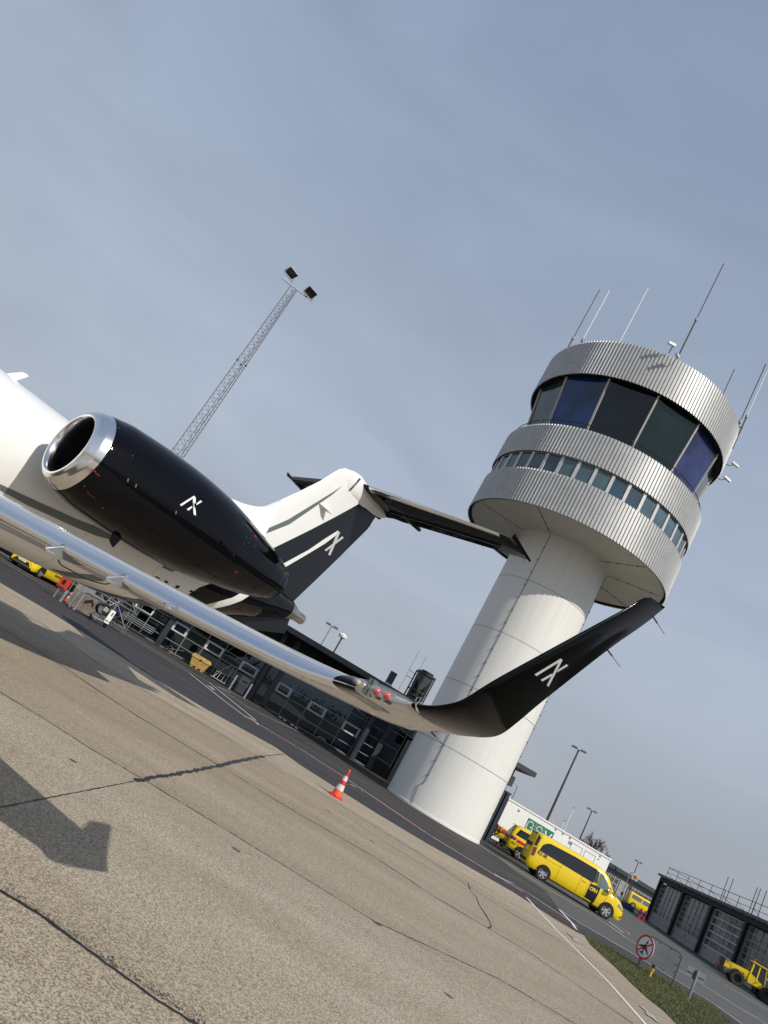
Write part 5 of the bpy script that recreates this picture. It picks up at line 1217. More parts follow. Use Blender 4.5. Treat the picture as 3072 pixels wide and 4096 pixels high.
# ================================================================ HANGAR ON THE RIGHT
h0 = PA(31.30, 88.5); hd = Vector((-.190, -.982, 0)).normalized(); hn = Vector((-hd.y, hd.x, 0)) * -1
if hn.dot(h0) > 0: hn = -hn
hz = math.atan2(hd.y, hd.x)          # local x runs along the front towards the camera, local y into the building is +/-
hang = thing('fire_station_garage', 'long low grey garage hall with tall glazed gates and black posts on the right', 'building', h0, hz)
iny = 1 if Vector((-sin(hz), cos(hz), 0)).dot(hn) < 0 else -1
def HX(az): # distance along the front for an azimuth
    d = Vector((sin(R(az)), cos(R(az)), 0)); n_ = Vector((-hd.y, hd.x, 0)); t = h0.dot(n_) / d.dot(n_); return (d * t - h0).dot(hd)
xs = [HX(a) for a in (31.30, 33.06, 35.12)]; print('hangar posts x', xs)
ws = xs[1] - xs[0]; xa = [xs[0] - 5.6, xs[0], xs[1], xs[2]]; stepx = (xs[2] - xs[0]) / 2
xa = [xs[0] - stepx, xs[0], xs[1], xs[2], xs[2] + stepx, xs[2] + 2 * stepx, xs[2] + 3 * stepx]
HT = 5.05; y_ = lambda v: v * iny
x0_, x1_ = xa[0] - .2, xa[-1]
MB().box(((x0_ + x1_) / 2, y_(9), HT - .12), (x1_ - x0_ + .6, 19, .22)).build('roof', M_fascia, hang, smooth=0)
MB().box(((x0_ + x1_) / 2, y_(9.3), 2.3), (x1_ - x0_, 17.4, 4.6)).build('wall', M_blackm2, hang, smooth=0)
MB().box(((x0_ + x1_) / 2, y_(.0), 4.55), (x1_ - x0_, .5, .40)).build('lintel', M_blackm2, hang, smooth=0)
b = MB(); n_ = int((x1_ - x0_) / 1.9)
for i in range(n_): b.box((x0_ + 1.0 + i * 1.9, y_(-.05), 4.80), (1.5, .5, .10))
b.build('eaves_lights', M_hframe, hang, smooth=0)
M_hglass = mat('garage_gate_glass', (.13, .125, .115), .12, spec=.5, noise=(1.7, .8, (.025, .024, .026)), bump=(1.5, .25))  # pale mottling in the glass colour is painted to stand for distorted reflections
M_gpan = mat('gate_panel_paint', (.27, .265, .26), .55, noise=(2, .15))
def gate(xa_, xb_, kind):
    g = thing('garage_gate', 'x', 'gate', h0, hz) if False else None
    wd = xb_ - xa_ - .55; cx = (xa_ + xb_) / 2; gt = 4.25
    p = MB().box((cx, y_(.12), .52), (wd, .08, 1.02)).build('gate_panel', M_cabin if kind == 2 else M_gpan, hang, smooth=0)
    MB().box((cx, y_(.16), 1.03 + (gt - 1.03) / 2), (wd, .04, gt - 1.03)).build('gate_glass', M_hglass, p, smooth=0)
    b = MB(); nr = 6 if kind != 2 else 5; nc = 6
    for i in range(nr + 1): b.box((cx, y_(.10), 1.06 + (gt - 1.08) * i / nr), (wd, .07, .05 if kind != 2 else .09))
    for i in range(nc + 1): b.box((cx - wd / 2 + wd * i / nc, y_(.115), 1.03 + (gt - 1.03) / 2), (.035, .05, gt - 1.03))
    b.build('gate_grid', mat('gate_grid_steel', (.34, .35, .36), .5) if kind != 2 else M_frame, p, smooth=0)
    if kind != 2: MB().box((cx, y_(.07), .52), (wd, .02, .02)).build('panel_seam', M_cable, p, smooth=0)
    MB().box((cx + (-.3 if kind != 2 else -wd * .4), y_(.05), .78), (.05, .04, .16)).build('gate_handle', M_cable, p, smooth=0)
    for s in (-1, 1): MB().box((cx + s * (wd / 2 + .06), y_(.06), gt / 2), (.10, .12, gt)).build('gate_jamb', M_hframe, p, smooth=0)
for i in range(len(xa) - 1): gate(xa[i], xa[i + 1], 2 if i == 2 else 0)
for x in xa: MB().box((x, y_(-.05), 2.4), (.34, .42, 4.75)).build('post', M_blackm2, hang, smooth=0)
MB().box(((x0_ + x1_) / 2, y_(-1.1), .015), (x1_ - x0_ + 2, 2.6, .03)).build('threshold', M_lane, hang, smooth=0)
# roof railing and masts
rail = MB(); zt = HT + 1.05
for i in range(0, int(x1_ - x0_), 3):
    x = x0_ + .2 + i; rail.tube([(x, y_(.2), HT), (x, y_(.2), zt)], .028, 5); rail.tube([(x, y_(.2), HT + .55), (x + .0, y_(1.2), HT)], .02, 4)
rail.tube([(x0_, y_(.2), zt), (x1_, y_(.2), zt)], .028, 5); rail.tube([(x0_, y_(.2), HT + .5), (x1_, y_(.2), HT + .5)], .022, 5)
rail.tube([(x0_, y_(.2), zt), (x0_, y_(9), zt)], .028, 5); rail.tube([(x0_, y_(9), zt), (x1_, y_(9), zt)], .028, 5)
rail.build('roof_railing', M_rust, hang, smooth=0)
for a_ in (32.0, 32.28, 33.6, 33.78, 34.1):
    x = HX(a_); MB().tube([(x, y_(2), HT), (x, y_(2), HT + 2.6)], .035, 5).build('roof_aerial', M_rust, hang)
MB().box((HX(35.35), y_(1.5), HT + .25), (.9, .5, .35), bevel=.06).build('roof_horn', M_galv, hang)

# ================================================================ FAR LOW WORKSHOP WITH SQUARE SHELL SIGN
f0 = PA(25.9, 150); f1 = PA(30.6, 165); fv = f1 - f0; FL = fv.length; fz = math.atan2(fv.y, fv.x)
far = thing('workshop_building', 'distant low grey workshop with black roof edge between container and garage', 'building', f0, fz)
FT = EL(1.03, 152)
MB().box((FL / 2, 5, FT - .35), (FL + 1, 12, .7)).build('roof', M_fascia, far, smooth=0)
MB().box((FL / 2, 5, (FT - .7) / 2 - .6), (FL, 10, FT + .5)).build('wall', M_hframe, far, smooth=0)
for i in range(7):
    x = .6 + i * FL / 7; wq = FL / 7 - .5
    p = MB().box((x + wq / 2, -.05, 1.1), (wq, .08, 3.4)).build('window', M_hglass if i not in (2,) else M_cabin, far, smooth=0)
    b = MB()
    for k in range(4): b.box((x + wq / 2, -.10, -.3 + k * .95), (wq, .05, .07))
    for k in range(3): b.box((x + wq * k / 2, -.11, 1.1), (.07, .05, 3.4))
    b.build('window_grid', M_frame, p, smooth=0)
SH = 95.0
def shellp(px): d = ray(*px); k = SH / math.hypot(d.x, d.y); return CAMP + d * k
P = lambda x, y: (2380 + x * .1929, 3420 + y * .1929)
q0, q1, q2, q3 = (shellp(P(*p)) for p in ((800, 370), (915, 440), (870, 560), (740, 490)))
ctr = (q0 + q1 + q2 + q3) / 4; ux = (q1 - q0); sz = (ux.length + (q3 - q0).length) / 2; saz = math.atan2(ux.y, ux.x)
sg = thing('fuel_sign', 'square white fuel station sign with yellow scallop shell on a tall pole', 'sign', (ctr.x, ctr.y, 0), saz)
MB().box((0, 0, ctr.z), (sz, .14, sz), bevel=.03).build('sign_panel', M_wpl, sg); MB().tube([(0, .12, 0), (0, .12, ctr.z)], .06, 8).build('pole', M_galv, sg)
def shell_out(k): 
    o_ = []
    for i in range(13): a = R(-28 + i * (236 / 12)); rr = .5 * (1.0 + .05 * abs(sin(i * pi / 2))); o_.append((rr * cos(a) * 1.02, rr * sin(a)))
    o_ += [(-.22, -.36), (-.20, -.48), (.20, -.48), (.22, -.36)]; return [(x * k, z * k) for x, z in o_]
ss = sz * .60
for k, m, y in ((ss * 1.08, M_battr, -.078), (ss * .90, mat('shell_yellow', (.85, .42, .01), .4), -.084)):
    b = MB(); f = b.face([(x, y, ctr.z + z + .02) for x, z in shell_out(k)]); bmesh.ops.triangulate(b.bm, faces=[f]); b.build('shell_emblem', m, sg, smooth=0)
b = MB()
for i in range(7):
    a = R(30 + i * 20); b.beam((0, -.088, ctr.z - ss * .34), (ss * .38 * cos(a), -.088, ctr.z + ss * .40 * sin(a)), .018, .004)
b.build('shell_ribs', M_battr, sg, smooth=0)
# far yellow van, pipe, barrier posts, stacked blue hoses
fvn, fb_ = car('van', 'small distant yellow van with pale windows parked before the workshop', PA(29.25, 120), 100, M_yel, [(-2.3, .8, .4, .8, 1.1, 1.6, .7), (-2.2, .92, .3, .8, 1.1, 1.9, .8), (0, .95, .3, .85, 1.1, 1.95, .82), (1.2, .95, .3, .85, 1.1, 1.9, .8), (1.9, .93, .3, .8, 1.05, 1.2, .75), (2.4, .85, .35, .65, .8, .95, .65)], r=.36, wb=(-1.45, 1.5), cat='van')
fb_.dec([(-2.0, 1.15), (-1.95, 1.70), (1.2, 1.72), (1.55, 1.15)], M_cglass, 'side_window', fvn, .01); fb_.dec([(-.6, 1.12), (-.6, 1.74), (-.45, 1.74), (-.45, 1.12)], M_yel, 'window_pillar', fvn, .02, step=.3)
MB().prism([(-2.25, -.7, 1.15), (-2.25, .7, 1.15), (-2.15, .7, 1.8), (-2.15, -.7, 1.8)], (-.06, 0, 0)).build('rear_window', M_vglass, fvn, smooth=0)
for x in (-1, -.2, .7): MB().box((x, 0, 2.03), (.5, 1.2, .12)).build('roof_rack_bar', M_trim, fvn, smooth=0)
t = thing('fuel_pipe', 'tall galvanised hooked vent pipe standing before the workshop', 'pipe', PA(27.86, 100), R(-28)); hp_ = EL(1.15, 100)
MB().tube([(0, 0, -.2), (0, 0, hp_ - .2)] + [(.25 - .25 * cos(a), 0, hp_ - .2 + .25 * sin(a)) for a in (.5, 1.0, 1.57, 2.1, 2.7)], .055, 8).build('pipe', M_galv, t); MB().tube([(.12, 0, -.2), (.12, 0, 1.3)], .05, 8).build('short_pipe', M_galv, t); MB().lathe([(.05, .9), (.14, .95), (.14, 1.2), (.05, 1.25)], n=10).build('valve', M_trim, t)
for az, d_, lb in ((27.35, 92, 'coils of blue hose lying nearest the white container'), (28.45, 92, 'coils of blue hose lying in front of the distant workshop')):
    t = thing('blue_hose', lb, 'hose', PA(az, d_))
    for k in range(3): MB().tube([(.75 * cos(a) , .5 * sin(a), .12 + .16 * k) for a in [2 * pi * i / 16 for i in range(17)]], .08, 6).build('coil', M_bplast, t)
for i, az in enumerate((29.30, 29.58)):
    t = thing('hydrant_marker', ('left' if i == 0 else 'right') + ' of two red posts with blue bands beside the garage', 'post', PA(az, 80, 0)); t['group'] = 'red and blue marker posts'
    MB().tube([(0, 0, 0), (0, 0, .45)], .12, 10).build('red_post', M_red, t); MB().tube([(0, 0, .45), (0, 0, .70)], .15, 10).build('blue_band', M_bplast, t); MB().tube([(0, 0, .70), (0, 0, .95)], .10, 10).build('red_top', M_battr, t)

# ================================================================ SIGNS ON THE VERGE
S0 = G(*S(230, 795)); S1 = G(*S(830, 1170)); S2 = G(*S(1165, 1365)); SL = G(*S(450, 965))
dv = S1 - S0; fz_ = math.atan2(dv.y, dv.x); FLn = dv.length
fr = thing('information_board', 'blank grey sign board seen from behind in a rusty tube frame on the verge', 'sign board', S0, fz_)
hgt_ = .93; FW = FLn
MB().tube([(0, 0, 0), (0, 0, hgt_ - .08), (.05, 0, hgt_ - .01), (.12, 0, hgt_), (FW - .12, 0, hgt_), (FW - .05, 0, hgt_ - .01), (FW, 0, hgt_ - .08), (FW, 0, 0)], .018, 10).build('tube_frame', M_rust, fr)
bd = MB().box((FW / 2, 0, .60), (FW - .08, .010, .58), bevel=.003).build('board', mat('weathered_grey_board', (.155, .175, .19), .5, noise=(2.5, .25)), fr)
b = MB()
for x in (.3, .6): b.box((x, -.008, .90), (.02, .012, .035)); b.box((x, -.008, .31), (.02, .012, .035))
for z in (.82, .62, .42): b.box((FW - .05, -.008, z), (.03, .012, .02))
b.build('clips', M_cable, fr, smooth=0)
dc = CAMP + ray(*S(365, 405)) * ((S0.y - .04) / ray(*S(365, 405)).y)
dsc = thing('no_aircraft_sign', 'round white sign with red ring and crossed-out black aircraft, before the grey board', 'sign', (dc.x, dc.y + .02, 0), R(-76))
rz_ = .325; dz_ = dc.z; dx_ = (dc - S0).length * 0
MB().lathe([(0, .0), (rz_, 0), (rz_, .012), (0, .012)], c=(.02, 0, dz_), axis='Y', n=48).build('disc', M_wpl, dsc)
b = MB(); b.lathe([(rz_ - .055, -.003), (rz_ + .002, -.003)], c=(.02, 0, dz_), axis='Y', n=48); b.build('red_ring', M_red, dsc, smooth=0)
MB().box((.02, -.004, dz_), (rz_ * 1.72, .003, .042), rot=Matrix.Rotation(R(-38), 3, 'Y')).build('red_bar', M_red, dsc, smooth=0)
ap = [(.0, .22), (.020, .18), (.020, .045), (.21, -.075), (.21, -.095), (.020, -.025), (.013, -.15), (.07, -.195), (.07, -.212), (0, -.197)]; ap = ap + [(-x, z) for x, z in ap[::-1][1:-1]]
pieces = [[(-.018, -.20), (.018, -.20), (.022, .16), (0, .22), (-.022, .16)], [(.015, .06), (.21, -.07), (.21, -.10), (.015, -.03)], [(-.015, .06), (-.21, -.07), (-.21, -.10), (-.015, -.03)], [(.01, -.14), (.075, -.19), (.075, -.21), (.01, -.185)], [(-.01, -.14), (-.075, -.19), (-.075, -.21), (-.01, -.185)]]
ca, sa = cos(R(-12)), sin(R(-12)); b = MB()
for i_, pc in enumerate(pieces): b.face([(.02 + (x * ca - z * sa), -.008 - .0006 * i_, dz_ + x * sa + z * ca) for x, z in pc])
b.build('aircraft_symbol', M_cable, dsc, smooth=0)
MB().tube([(-.02, .03, 0), (-.02, .03, dz_)], .016, 8).build('post', M_rust, dsc)
lt = thing('marker_light', 'small yellow taxiway edge light with a dark blue cap in the grass', 'light', SL)
MB().lathe([(0, 0), (.035, 0), (.03, .17), (.045, .175), (.045, .20), (.03, .205), (.05, .21), (.055, .25), (.0, .26)], n=20).build('stem', mat('amber_plastic', (.75, .38, .03), .45), lt); MB().lathe([(.045, .25), (.05, .30), (.035, .345), (0, .35)], n=20).build('cap', M_navy, lt)
bs = thing('road_sign', 'small grey sign plate on a thick galvanised post, seen from the back', 'sign', S2, R(-6))
MB().tube([(0, 0, 0), (0, 0, .78)], .037, 14).build('post', M_galv, bs)
MB().box((.0, .05, .64), (.56, .006, .27), bevel=.002).build('plate', mat('grey_sign_back', (.16, .20, .23), .45), bs); MB().box((0, .038, .63), (.50, .02, .022)).build('clamp_rail', M_rust, bs, smooth=0)

# ================================================================ WHEEL LOADER + FLATBED
WL = G(*(2800 + 800 * .16396, 3760 + 1060 * .16396)); 
ld = thing('wheel_loader', 'yellow wheel loader with black radiator and red beacon in front of the garage', 'loader', (WL.x, WL.y, 0), heading(115)); ld.scale = (.66,) * 3
r_ = .66
for x in (0, 2.75):
    for sd_ in (1, -1):
        c = (x, sd_ * .95, r_)
        b = MB().lathe([(.33, .16), (.36, .24), (.58, .25), (r_, .17), (r_, -.17), (.58, -.25), (.36, -.24), (.33, -.16)], c=c, axis='Y', n=40)
        for k in range(26):
            a = 2 * pi * k / 26; b.box(Vector(c) + Vector((r_ * cos(a), sd_ * .09, r_ * sin(a))), (.06, .26, .07), rot=Matrix.Rotation(-a, 3, 'Y') )
        ty = b.build('tyre', M_tyre, ld, smooth=30)
        MB().lathe([(.34, .05), (.30, .0), (.12, .02), (.10, .12), (0, .12)], c=c, axis='Y', n=28).xf(Matrix.Translation((0, 0, 0))).build('hub', M_trim, ty)
eb = MB().loft([[(-1.35, y, z) for y, z in ((-.62, .95), (.62, .95), (.62, 1.62), (-.62, 1.62))], [(-.2, y, z) for y, z in ((-.66, .92), (.66, .92), (.66, 1.74), (-.66, 1.74))], [(.95, y, z) for y, z in ((-.62, .95), (.62, .95), (.62, 1.82), (-.62, 1.82))]]).build('engine_hood', M_yel, ld, smooth=0)
for s in (-1, 1):
    for x in (-.75, -.1, .45): MB().box((x, s * .655, 1.25), (.015, .02, .5)).build('hood_seam', M_trim, eb, smooth=0)
    t = text_mb('RD 11', .20, .004); t.xf(frame_mat((-1.25 if s < 0 else -.6, s * .68, 1.50), (1 if s < 0 else -1, 0, 0), (0, 0, 1))); t.build('fleet_number', M_cable, eb, smooth=0, fixn=False)
gr_ = MB(); gr_.box((-1.52, 0, 1.30), (.40, 1.26, .92), bevel=.05)
for k in range(7): gr_.box((-1.52, 0, 1.0 + k * .1), (.43, 1.28, .025))
gr_.build('radiator_grille', M_trim, ld, smooth=0)
MB().box((-1.55, 0, .70), (.55, 1.9, .42), bevel=.08).build('counterweight', M_trim, ld); MB().box((-.95, -.78, .86), (.7, .25, .4), bevel=.04).build('side_box', M_grey, ld)
for s in (-1, 1):
    MB().box((-1.84, s * .75, .92), (.05, .14, .16)).build('rear_lamp', M_red, ld)
    P_ = [(0 + .84 * cos(a), s * .72, r_ + .84 * sin(a)) for a in [R(15 + k * 15) for k in range(11)]]; b = MB()
    for p, q in zip(P_, P_[1:]): b.face([p, q, (q[0], s * 1.24, q[2]), (p[0], s * 1.24, p[2])])
    fn = b.build('mudguard', M_galv, ld, smooth=50)
MB().prism([(-1.78, -.60, 1.02), (-1.78, -.25, 1.02), (-1.78, -.42, 1.42)], (-.03, 0, 0)).build('warning_triangle', M_red, ld, smooth=0)
MB().loft([[(.95, y, z) for y, z in ((-.70, .85), (.70, .85), (.70, 1.75), (-.70, 1.75))], [(2.35, y, z) for y, z in ((-.70, .85), (.70, .85), (.70, 1.25), (-.70, 1.25))]]).build('cab_base', M_yel, ld, smooth=0)
b = MB()
for x0c, x1c in ((.95, 1.05), (1.62, 1.60), (2.42, 2.20)):
    for s in (-1, 1): b.beam((x0c, s * .68, 1.2), (x1c, s * .62, 2.72), .10)
cf = b.build('cab_frame', M_yel, ld, smooth=0); MB().box((1.62, 0, 2.78), (1.5, 1.5, .14), bevel=.05).build('cab_roof', M_yel, ld)
MB().loft([[(x, y, 1.30) for x, y in ((1.0, -.66), (2.36, -.66), (2.36, .66), (1.0, .66))], [(x, y, 2.70) for x, y in ((1.08, -.60), (2.16, -.60), (2.16, .60), (1.08, .60))]]).build('cab_glass', M_vglass, ld, smooth=0)
MB().lathe([(0, .0), (.09, 0), (.08, .2), (0, .22)], c=(1.0, -.5, 2.86), n=14).build('beacon', M_red, ld); MB().tube([(.85, -.35, 1.8), (.85, -.35, 2.5), (.75, -.35, 2.7)], .05, 8).build('exhaust_pipe', M_rust, ld)
MB().box((3.0, 0, 1.05), (1.5, .5, .35), rot=Matrix.Rotation(.25, 3, 'Y')).build('lift_arm', M_yel, ld, smooth=0); MB().box((3.9, 0, .5), (.5, 2.4, .8), bevel=.1).build('bucket', M_trim, ld)
tk0 = G(2800 + 1250 * .16396, 3760 + 1290 * .16396)
tk = thing('flatbed_truck', 'grey flatbed trailer tail with red lamps and yellow plate at the right edge', 'trailer', (tk0.x + .9, tk0.y - .6, 0), R(-28))
MB().box((.0, 1.2, .95), (1.9, 4.0, .55)).build('dropside', M_cabin, tk, smooth=0); MB().box((.9, 1.2, 1.05), (.10, 4.0, .75)).build('corner_post', M_lgrey, tk, smooth=0)
MB().box((0, -.84, .58), (2.1, .10, .16)).build('light_bar', M_trim, tk, smooth=0)
for s in (-1, 1): MB().box((s * .85, -.90, .58), (.34, .04, .13)).build('tail_lamp', M_tail, tk, smooth=0)
MB().box((-.05, -.90, .58), (.44, .03, .14)).build('number_plate', mat('yellow_plate', (.45, .36, .04), .5), tk, smooth=0)
MB().box((0, 1.3, .45), (1.3, 3.6, .35)).build('chassis', M_trim, tk, smooth=0)
for s in (-1, 1):
    for y in (.4, 1.5): MB().lathe([(0, -.12), (.36, -.13), (.42, 0), (.36, .13), (0, .12)], c=(s * .8, y, .42), axis='X', n=24).build('wheel', M_rubber, tk)
wk0 = tk0 + Vector((3.6, 2.2, 0)); wk = thing('white_pickup', 'white vehicle bonnet cut by the right edge beyond the flatbed', 'car', (wk0.x, wk0.y, 0), R(-20)); MB().box((0, 0, 1.0), (1.8, 4.2, .7), bevel=.12).build('body', M_wpl, wk); MB().box((0, .3, 1.55), (1.6, 2.0, .5), bevel=.12).build('cab', M_vglass, wk)
for s in (-1, 1):
    for y in (-1.3, 1.3): MB().lathe([(0, -.1), (.30, -.11), (.36, 0), (.30, .11), (0, .1)], c=(s * .85, y, .36), axis='X', n=24).build('wheel', M_rubber, wk)

# ================================================================ CONE
CN0 = G(1341, 3188)
M_cwhite = mat('cone_reflective_white', (.66, .66, .64), .4, noise=(14, .2)); M_cred = mat('cone_red_plastic', (.62, .022, .022), .4); M_corg = mat('cone_faded_orange', (.80, .11, .035), .45)
def cone(name, label, loc, sc=1.0, rz=.3, lean=0.0):
    t = thing(name, label, 'traffic cone', loc, rz); t.scale = (sc,) * 3; t.rotation_euler = (lean, 0, rz)
    MB().loft([[(x, y, 0) for x, y in [(.215 * cos(a), .215 * sin(a)) for a in [2 * pi * k / 8 + pi / 8 for k in range(8)]]], [(.215 * cos(a), .215 * sin(a), .022) for a in [2 * pi * k / 8 + pi / 8 for k in range(8)]], [(.18 * cos(a), .18 * sin(a), .055) for a in [2 * pi * k / 8 + pi / 8 for k in range(8)]]]).build('base', M_cred, t, smooth=20)
    rr = lambda z: .135 - (z - .05) * (.112 / .67)
    for z0, z1, m, nm in ((.05, .20, M_corg, 'lower_band'), (.20, .34, M_cwhite, 'white_band'), (.34, .45, M_cred, 'red_band'), (.45, .57, M_cwhite, 'white_band'), (.57, .70, M_cred, 'top_band')):
        e_ = .003 if 'white' in nm else 0
        MB().lathe([(rr(z0) + e_, z0), (rr(z1) + e_, z1)], n=28).build(nm, m, t, smooth=60)
    MB().lathe([(rr(.70), .70), (rr(.70) + .008, .705), (rr(.74) + .010, .745), (.015, .75), (0, .75)], n=20).build('tip', M_corg, t, smooth=50)
    return t
cone('traffic_cone', 'red and white striped traffic cone alone on the concrete apron', CN0)

# ================================================================ EQUIPMENT BY THE TERMINAL
E_ = EE
def bollard(px, label, h=.95):
    return tag(MB().tube([(0, 0, 0), (0, 0, h - .02), (0, 0, h)], [.075, .075, .055], 14).build('bollard', M_galv), label, 'bollard', 'grey steel bollards') , G(*px)
for px, lb, h in ((Q_(890, 858), 'grey bollard left of the grey cabinet', .95), (Q_(1142, 1002), 'grey bollard right of the grey cabinet', .95), (E_(178, 580), 'pale short bollard in front of the red cones', .55)):
    o, p = bollard(px, lb, h); o.location = p
cbn = thing('electric_cabinet', 'grey outdoor cabinet with a dark slot in front of the round column', 'cabinet', G(*Q_(1042, 925)) , TR)
MB().box((0, .22, .28), (.60, .46, .50)).build('base_box', M_cabin, cbn, smooth=0); MB().box((0, .20, .80), (.66, .54, .56), bevel=.015).build('upper_box', M_cabin, cbn); MB().box((.02, -.075, .80), (.36, .02, .09)).build('slot', M_trim, cbn, smooth=0)
for az_, lb in ((0, 'grey ducted hose elbow left of the cabinet'), (1, 'grey ducted hose elbow right of the cabinet')):
    p = G(*Q_(985, 870)) if az_ == 0 else G(*Q_(1240, 1000)); t = thing('hose_elbow', lb, 'hose', (p.x, p.y + .2, 0)); s = -1 if az_ == 0 else 1
    MB().tube(bez([(0, 0, .05), (.02 * s, 0, .35), (.10 * s, 0, .52), (.25 * s, 0, .50), (.30 * s, 0, .38)], 4), .06, 8).build('hose', M_galv, t); MB().tube([(.1 * s, -.05, .15), (.75 * s, -.05, .10)], .025, 6).build('rod', M_galv, t)
bn = thing('grit_bin', 'faded yellow plastic grit bin with a lid against the glass front', 'grit bin', (-5.12, 47.35, 0), TR)
MB().loft([[(-.50, -.28, .10), (.50, -.28, .10), (.50, .28, .10), (-.50, .28, .10)], [(-.62, -.36, .60), (.62, -.36, .60), (.62, .36, .60), (-.62, .36, .60)]]).build('body', M_yplast, bn, smooth=0)
for x in (-.35, 0, .35): MB().box((x, 0, .05), (.2, .5, .10)).build('foot', M_yplast, bn, smooth=0)
MB().loft([[(-.66, -.40, .58), (.66, -.40, .58), (.66, .40, .58), (-.66, .40, .58)], [(-.66, -.38, .68), (.66, -.38, .68), (.66, .40, .68), (-.66, .40, .68)], [(-.58, -.22, .80), (.58, -.22, .80), (.58, .30, .80), (-.58, .30, .80)]]).build('lid', M_yplast, bn, smooth=20)
MB().box((.0, -.41, .60), (.10, .03, .10)).build('latch', M_trim, bn, smooth=0)
for x in (-.3, .3): MB().box((x, -.30, .74), (.18, .12, .03)).build('lid_grip', M_yplast, bn, smooth=0)
p = G(*Q_(780, 745)); bc = thing('baggage_trolley', 'white tubular hand trolley leaning by the terminal glass', 'trolley', (p.x - .1, 47.0, 0), TR)
b = MB()
for s_ in ([(-.55, 0, .12), (.55, 0, .10)], [(-.55, .5, .12), (.55, .5, .10)], [(-.35, 0, .12), (-.35, 0, .55), (.45, 0, .6), (.45, 0, .12)], [(-.1, 0, .12), (-.05, 0, .55)], [(.2, 0, .12), (.22, 0, .58)], [(-.35, 0, .12), (-.05, .4, .85), (.3, .5, 1.3)], [(.45, .0, .12), (.46, .4, 1.25), (.3, .5, 1.3)]): b.tube(s_, .018, 6)
b.build('tube_frame', M_frame, bc, smooth=40)
for x in (-.55, .55): MB().lathe([(0, -.03), (.075, -.03), (.075, .03), (0, .03)], c=(x, -.02, .08), axis='Y', n=14).build('castor', M_rubber, bc)
H_ = lambda x, y: (480 + x * .1688, 2400 + y * .1688)
p = G(*H_(1255, 1262)); hc = thing('towing_cart', 'black two-wheeled cart with a thin tow bar by the glass front', 'cart', (p.x, 47.0, 0), TR)
MB().lathe([(.07, -.04), (.15, -.045), (.17, 0), (.15, .045), (.07, .04)], c=(0, 0, .17), axis='Y', n=24).build('wheel', M_rubber, hc)
b = MB()
for s_ in ([(.1, 0, .42), (.25, 0, .40), (.30, 0, .25), (.28, 0, 0)], [(.38, 0, 0), (.36, 0, .4)], [(.22, 0, .28), (1.0, 0, .55)], [(0, 0, .17), (.3, 0, .3)]): b.tube(s_, .014, 5)
b.build('tow_frame', M_galv, hc)
bt = thing('slatted_bench', 'long grey slatted steel bench under the open hopper window', 'bench', (-9.75, 47.25, 0), TR)
b = MB()
for i in range(4): b.box((0, -.32 + i * .11, .44), (2.3, .05, .025))
for i in range(3): b.box((0, .12 + i * .03, .56 + i * .12), (2.3, .02, .05))
b.build('slats', M_galv, bt, smooth=0)
for x in (-.95, 0, .95): MB().tube([(x, -.3, 0), (x, -.3, .42), (x, .1, .42), (x, .2, .85)], .02, 6).build('leg', M_trim, bt); 
for x in (-1.0, 1.0): MB().tube([(x, -.32, .44), (x, -.32, .62), (x, .1, .64)], .015, 6).build('arm_rest', M_galv, bt)
t = thing('rolled_mats', 'dark blue roll and black sacks heaped left of the bench', 'bag', (-11.2, 46.7, 0))
MB().tube([(0, 0, .12), (.35, .1, .85)], .13, 12).build('blue_roll', mat('blue_vinyl', (.01, .012, .10), .4), t)
q = MB(); bmesh.ops.create_icosphere(q.bm, subdivisions=3, radius=.45, matrix=Matrix.Translation((-.3, .2, .35)) @ Matrix.Diagonal((1.1, .8, .9, 1))); 
for v in q.bm.verts: v.co += Vector((random.uniform(-.04, .04), random.uniform(-.04, .04), random.uniform(-.04, .04)))
q.build('black_sack', M_rubber, t, smooth=60)
t = thing('boot_scraper', 'low white U-shaped rail at the foot of the glass front', 'rail', G(*A_(668, 1340)), TR)
MB().tube([(-.25, 0, 0), (-.25, 0, .22), (.25, 0, .22), (.25, 0, 0)], .02, 6).build('rail', M_wpl, t)
for i, (x, y) in enumerate(((285, 1115), (325, 1141), (395, 1187), (435, 1213))):
    p = G(*A_(x, y)); o = MB().box((0, 0, .03), (.22, .10, .06), bevel=.01).build('kerb_stone', M_wpl); o.location = (p.x, p.y - .3, 0)
    tag(o, ('first', 'second', 'third', 'fourth')[i] + ' from the left of four small white kerb stones at the glass front', 'kerb stone', 'white kerb stones')
# fire point: red cabinet on posts, cones
P0 = G(*E_(60, 500))
fp_ = thing('fire_cabinet', 'bright red equipment cabinet on a grey post, left of the concrete blocks', 'cabinet', P0, -.1)
MB().beam((0, 0, 0), (0, 0, .62), .07).build('post', M_galv, fp_, smooth=0)
MB().box((.06, -.02, .86), (.46, .18, .74), bevel=.02).build('box', mat('signal_red_plastic', (.62, .045, .03), .45), fp_); MB().box((.06, -.12, .80), (.16, .02, .22)).build('window', M_trim, fp_, smooth=0)
MB().box((.06, -.12, 1.06), (.18, .02, .10)).build('white_label', M_wpl, fp_, smooth=0); MB().box((.06, -.118, .56), (.34, .02, .03)).build('slot', M_trim, fp_, smooth=0)
for i, (ex, ey, lb) in enumerate(((235, 560, 'front cone of the small group beside the red cabinet'), (285, 575, 'white-banded cone beside the concrete block'))):
    p = G(*E_(ex, ey)); p.y += .6; c = cone('traffic_cone', lb, p, .9); c['group'] = 'cones by the red cabinet'
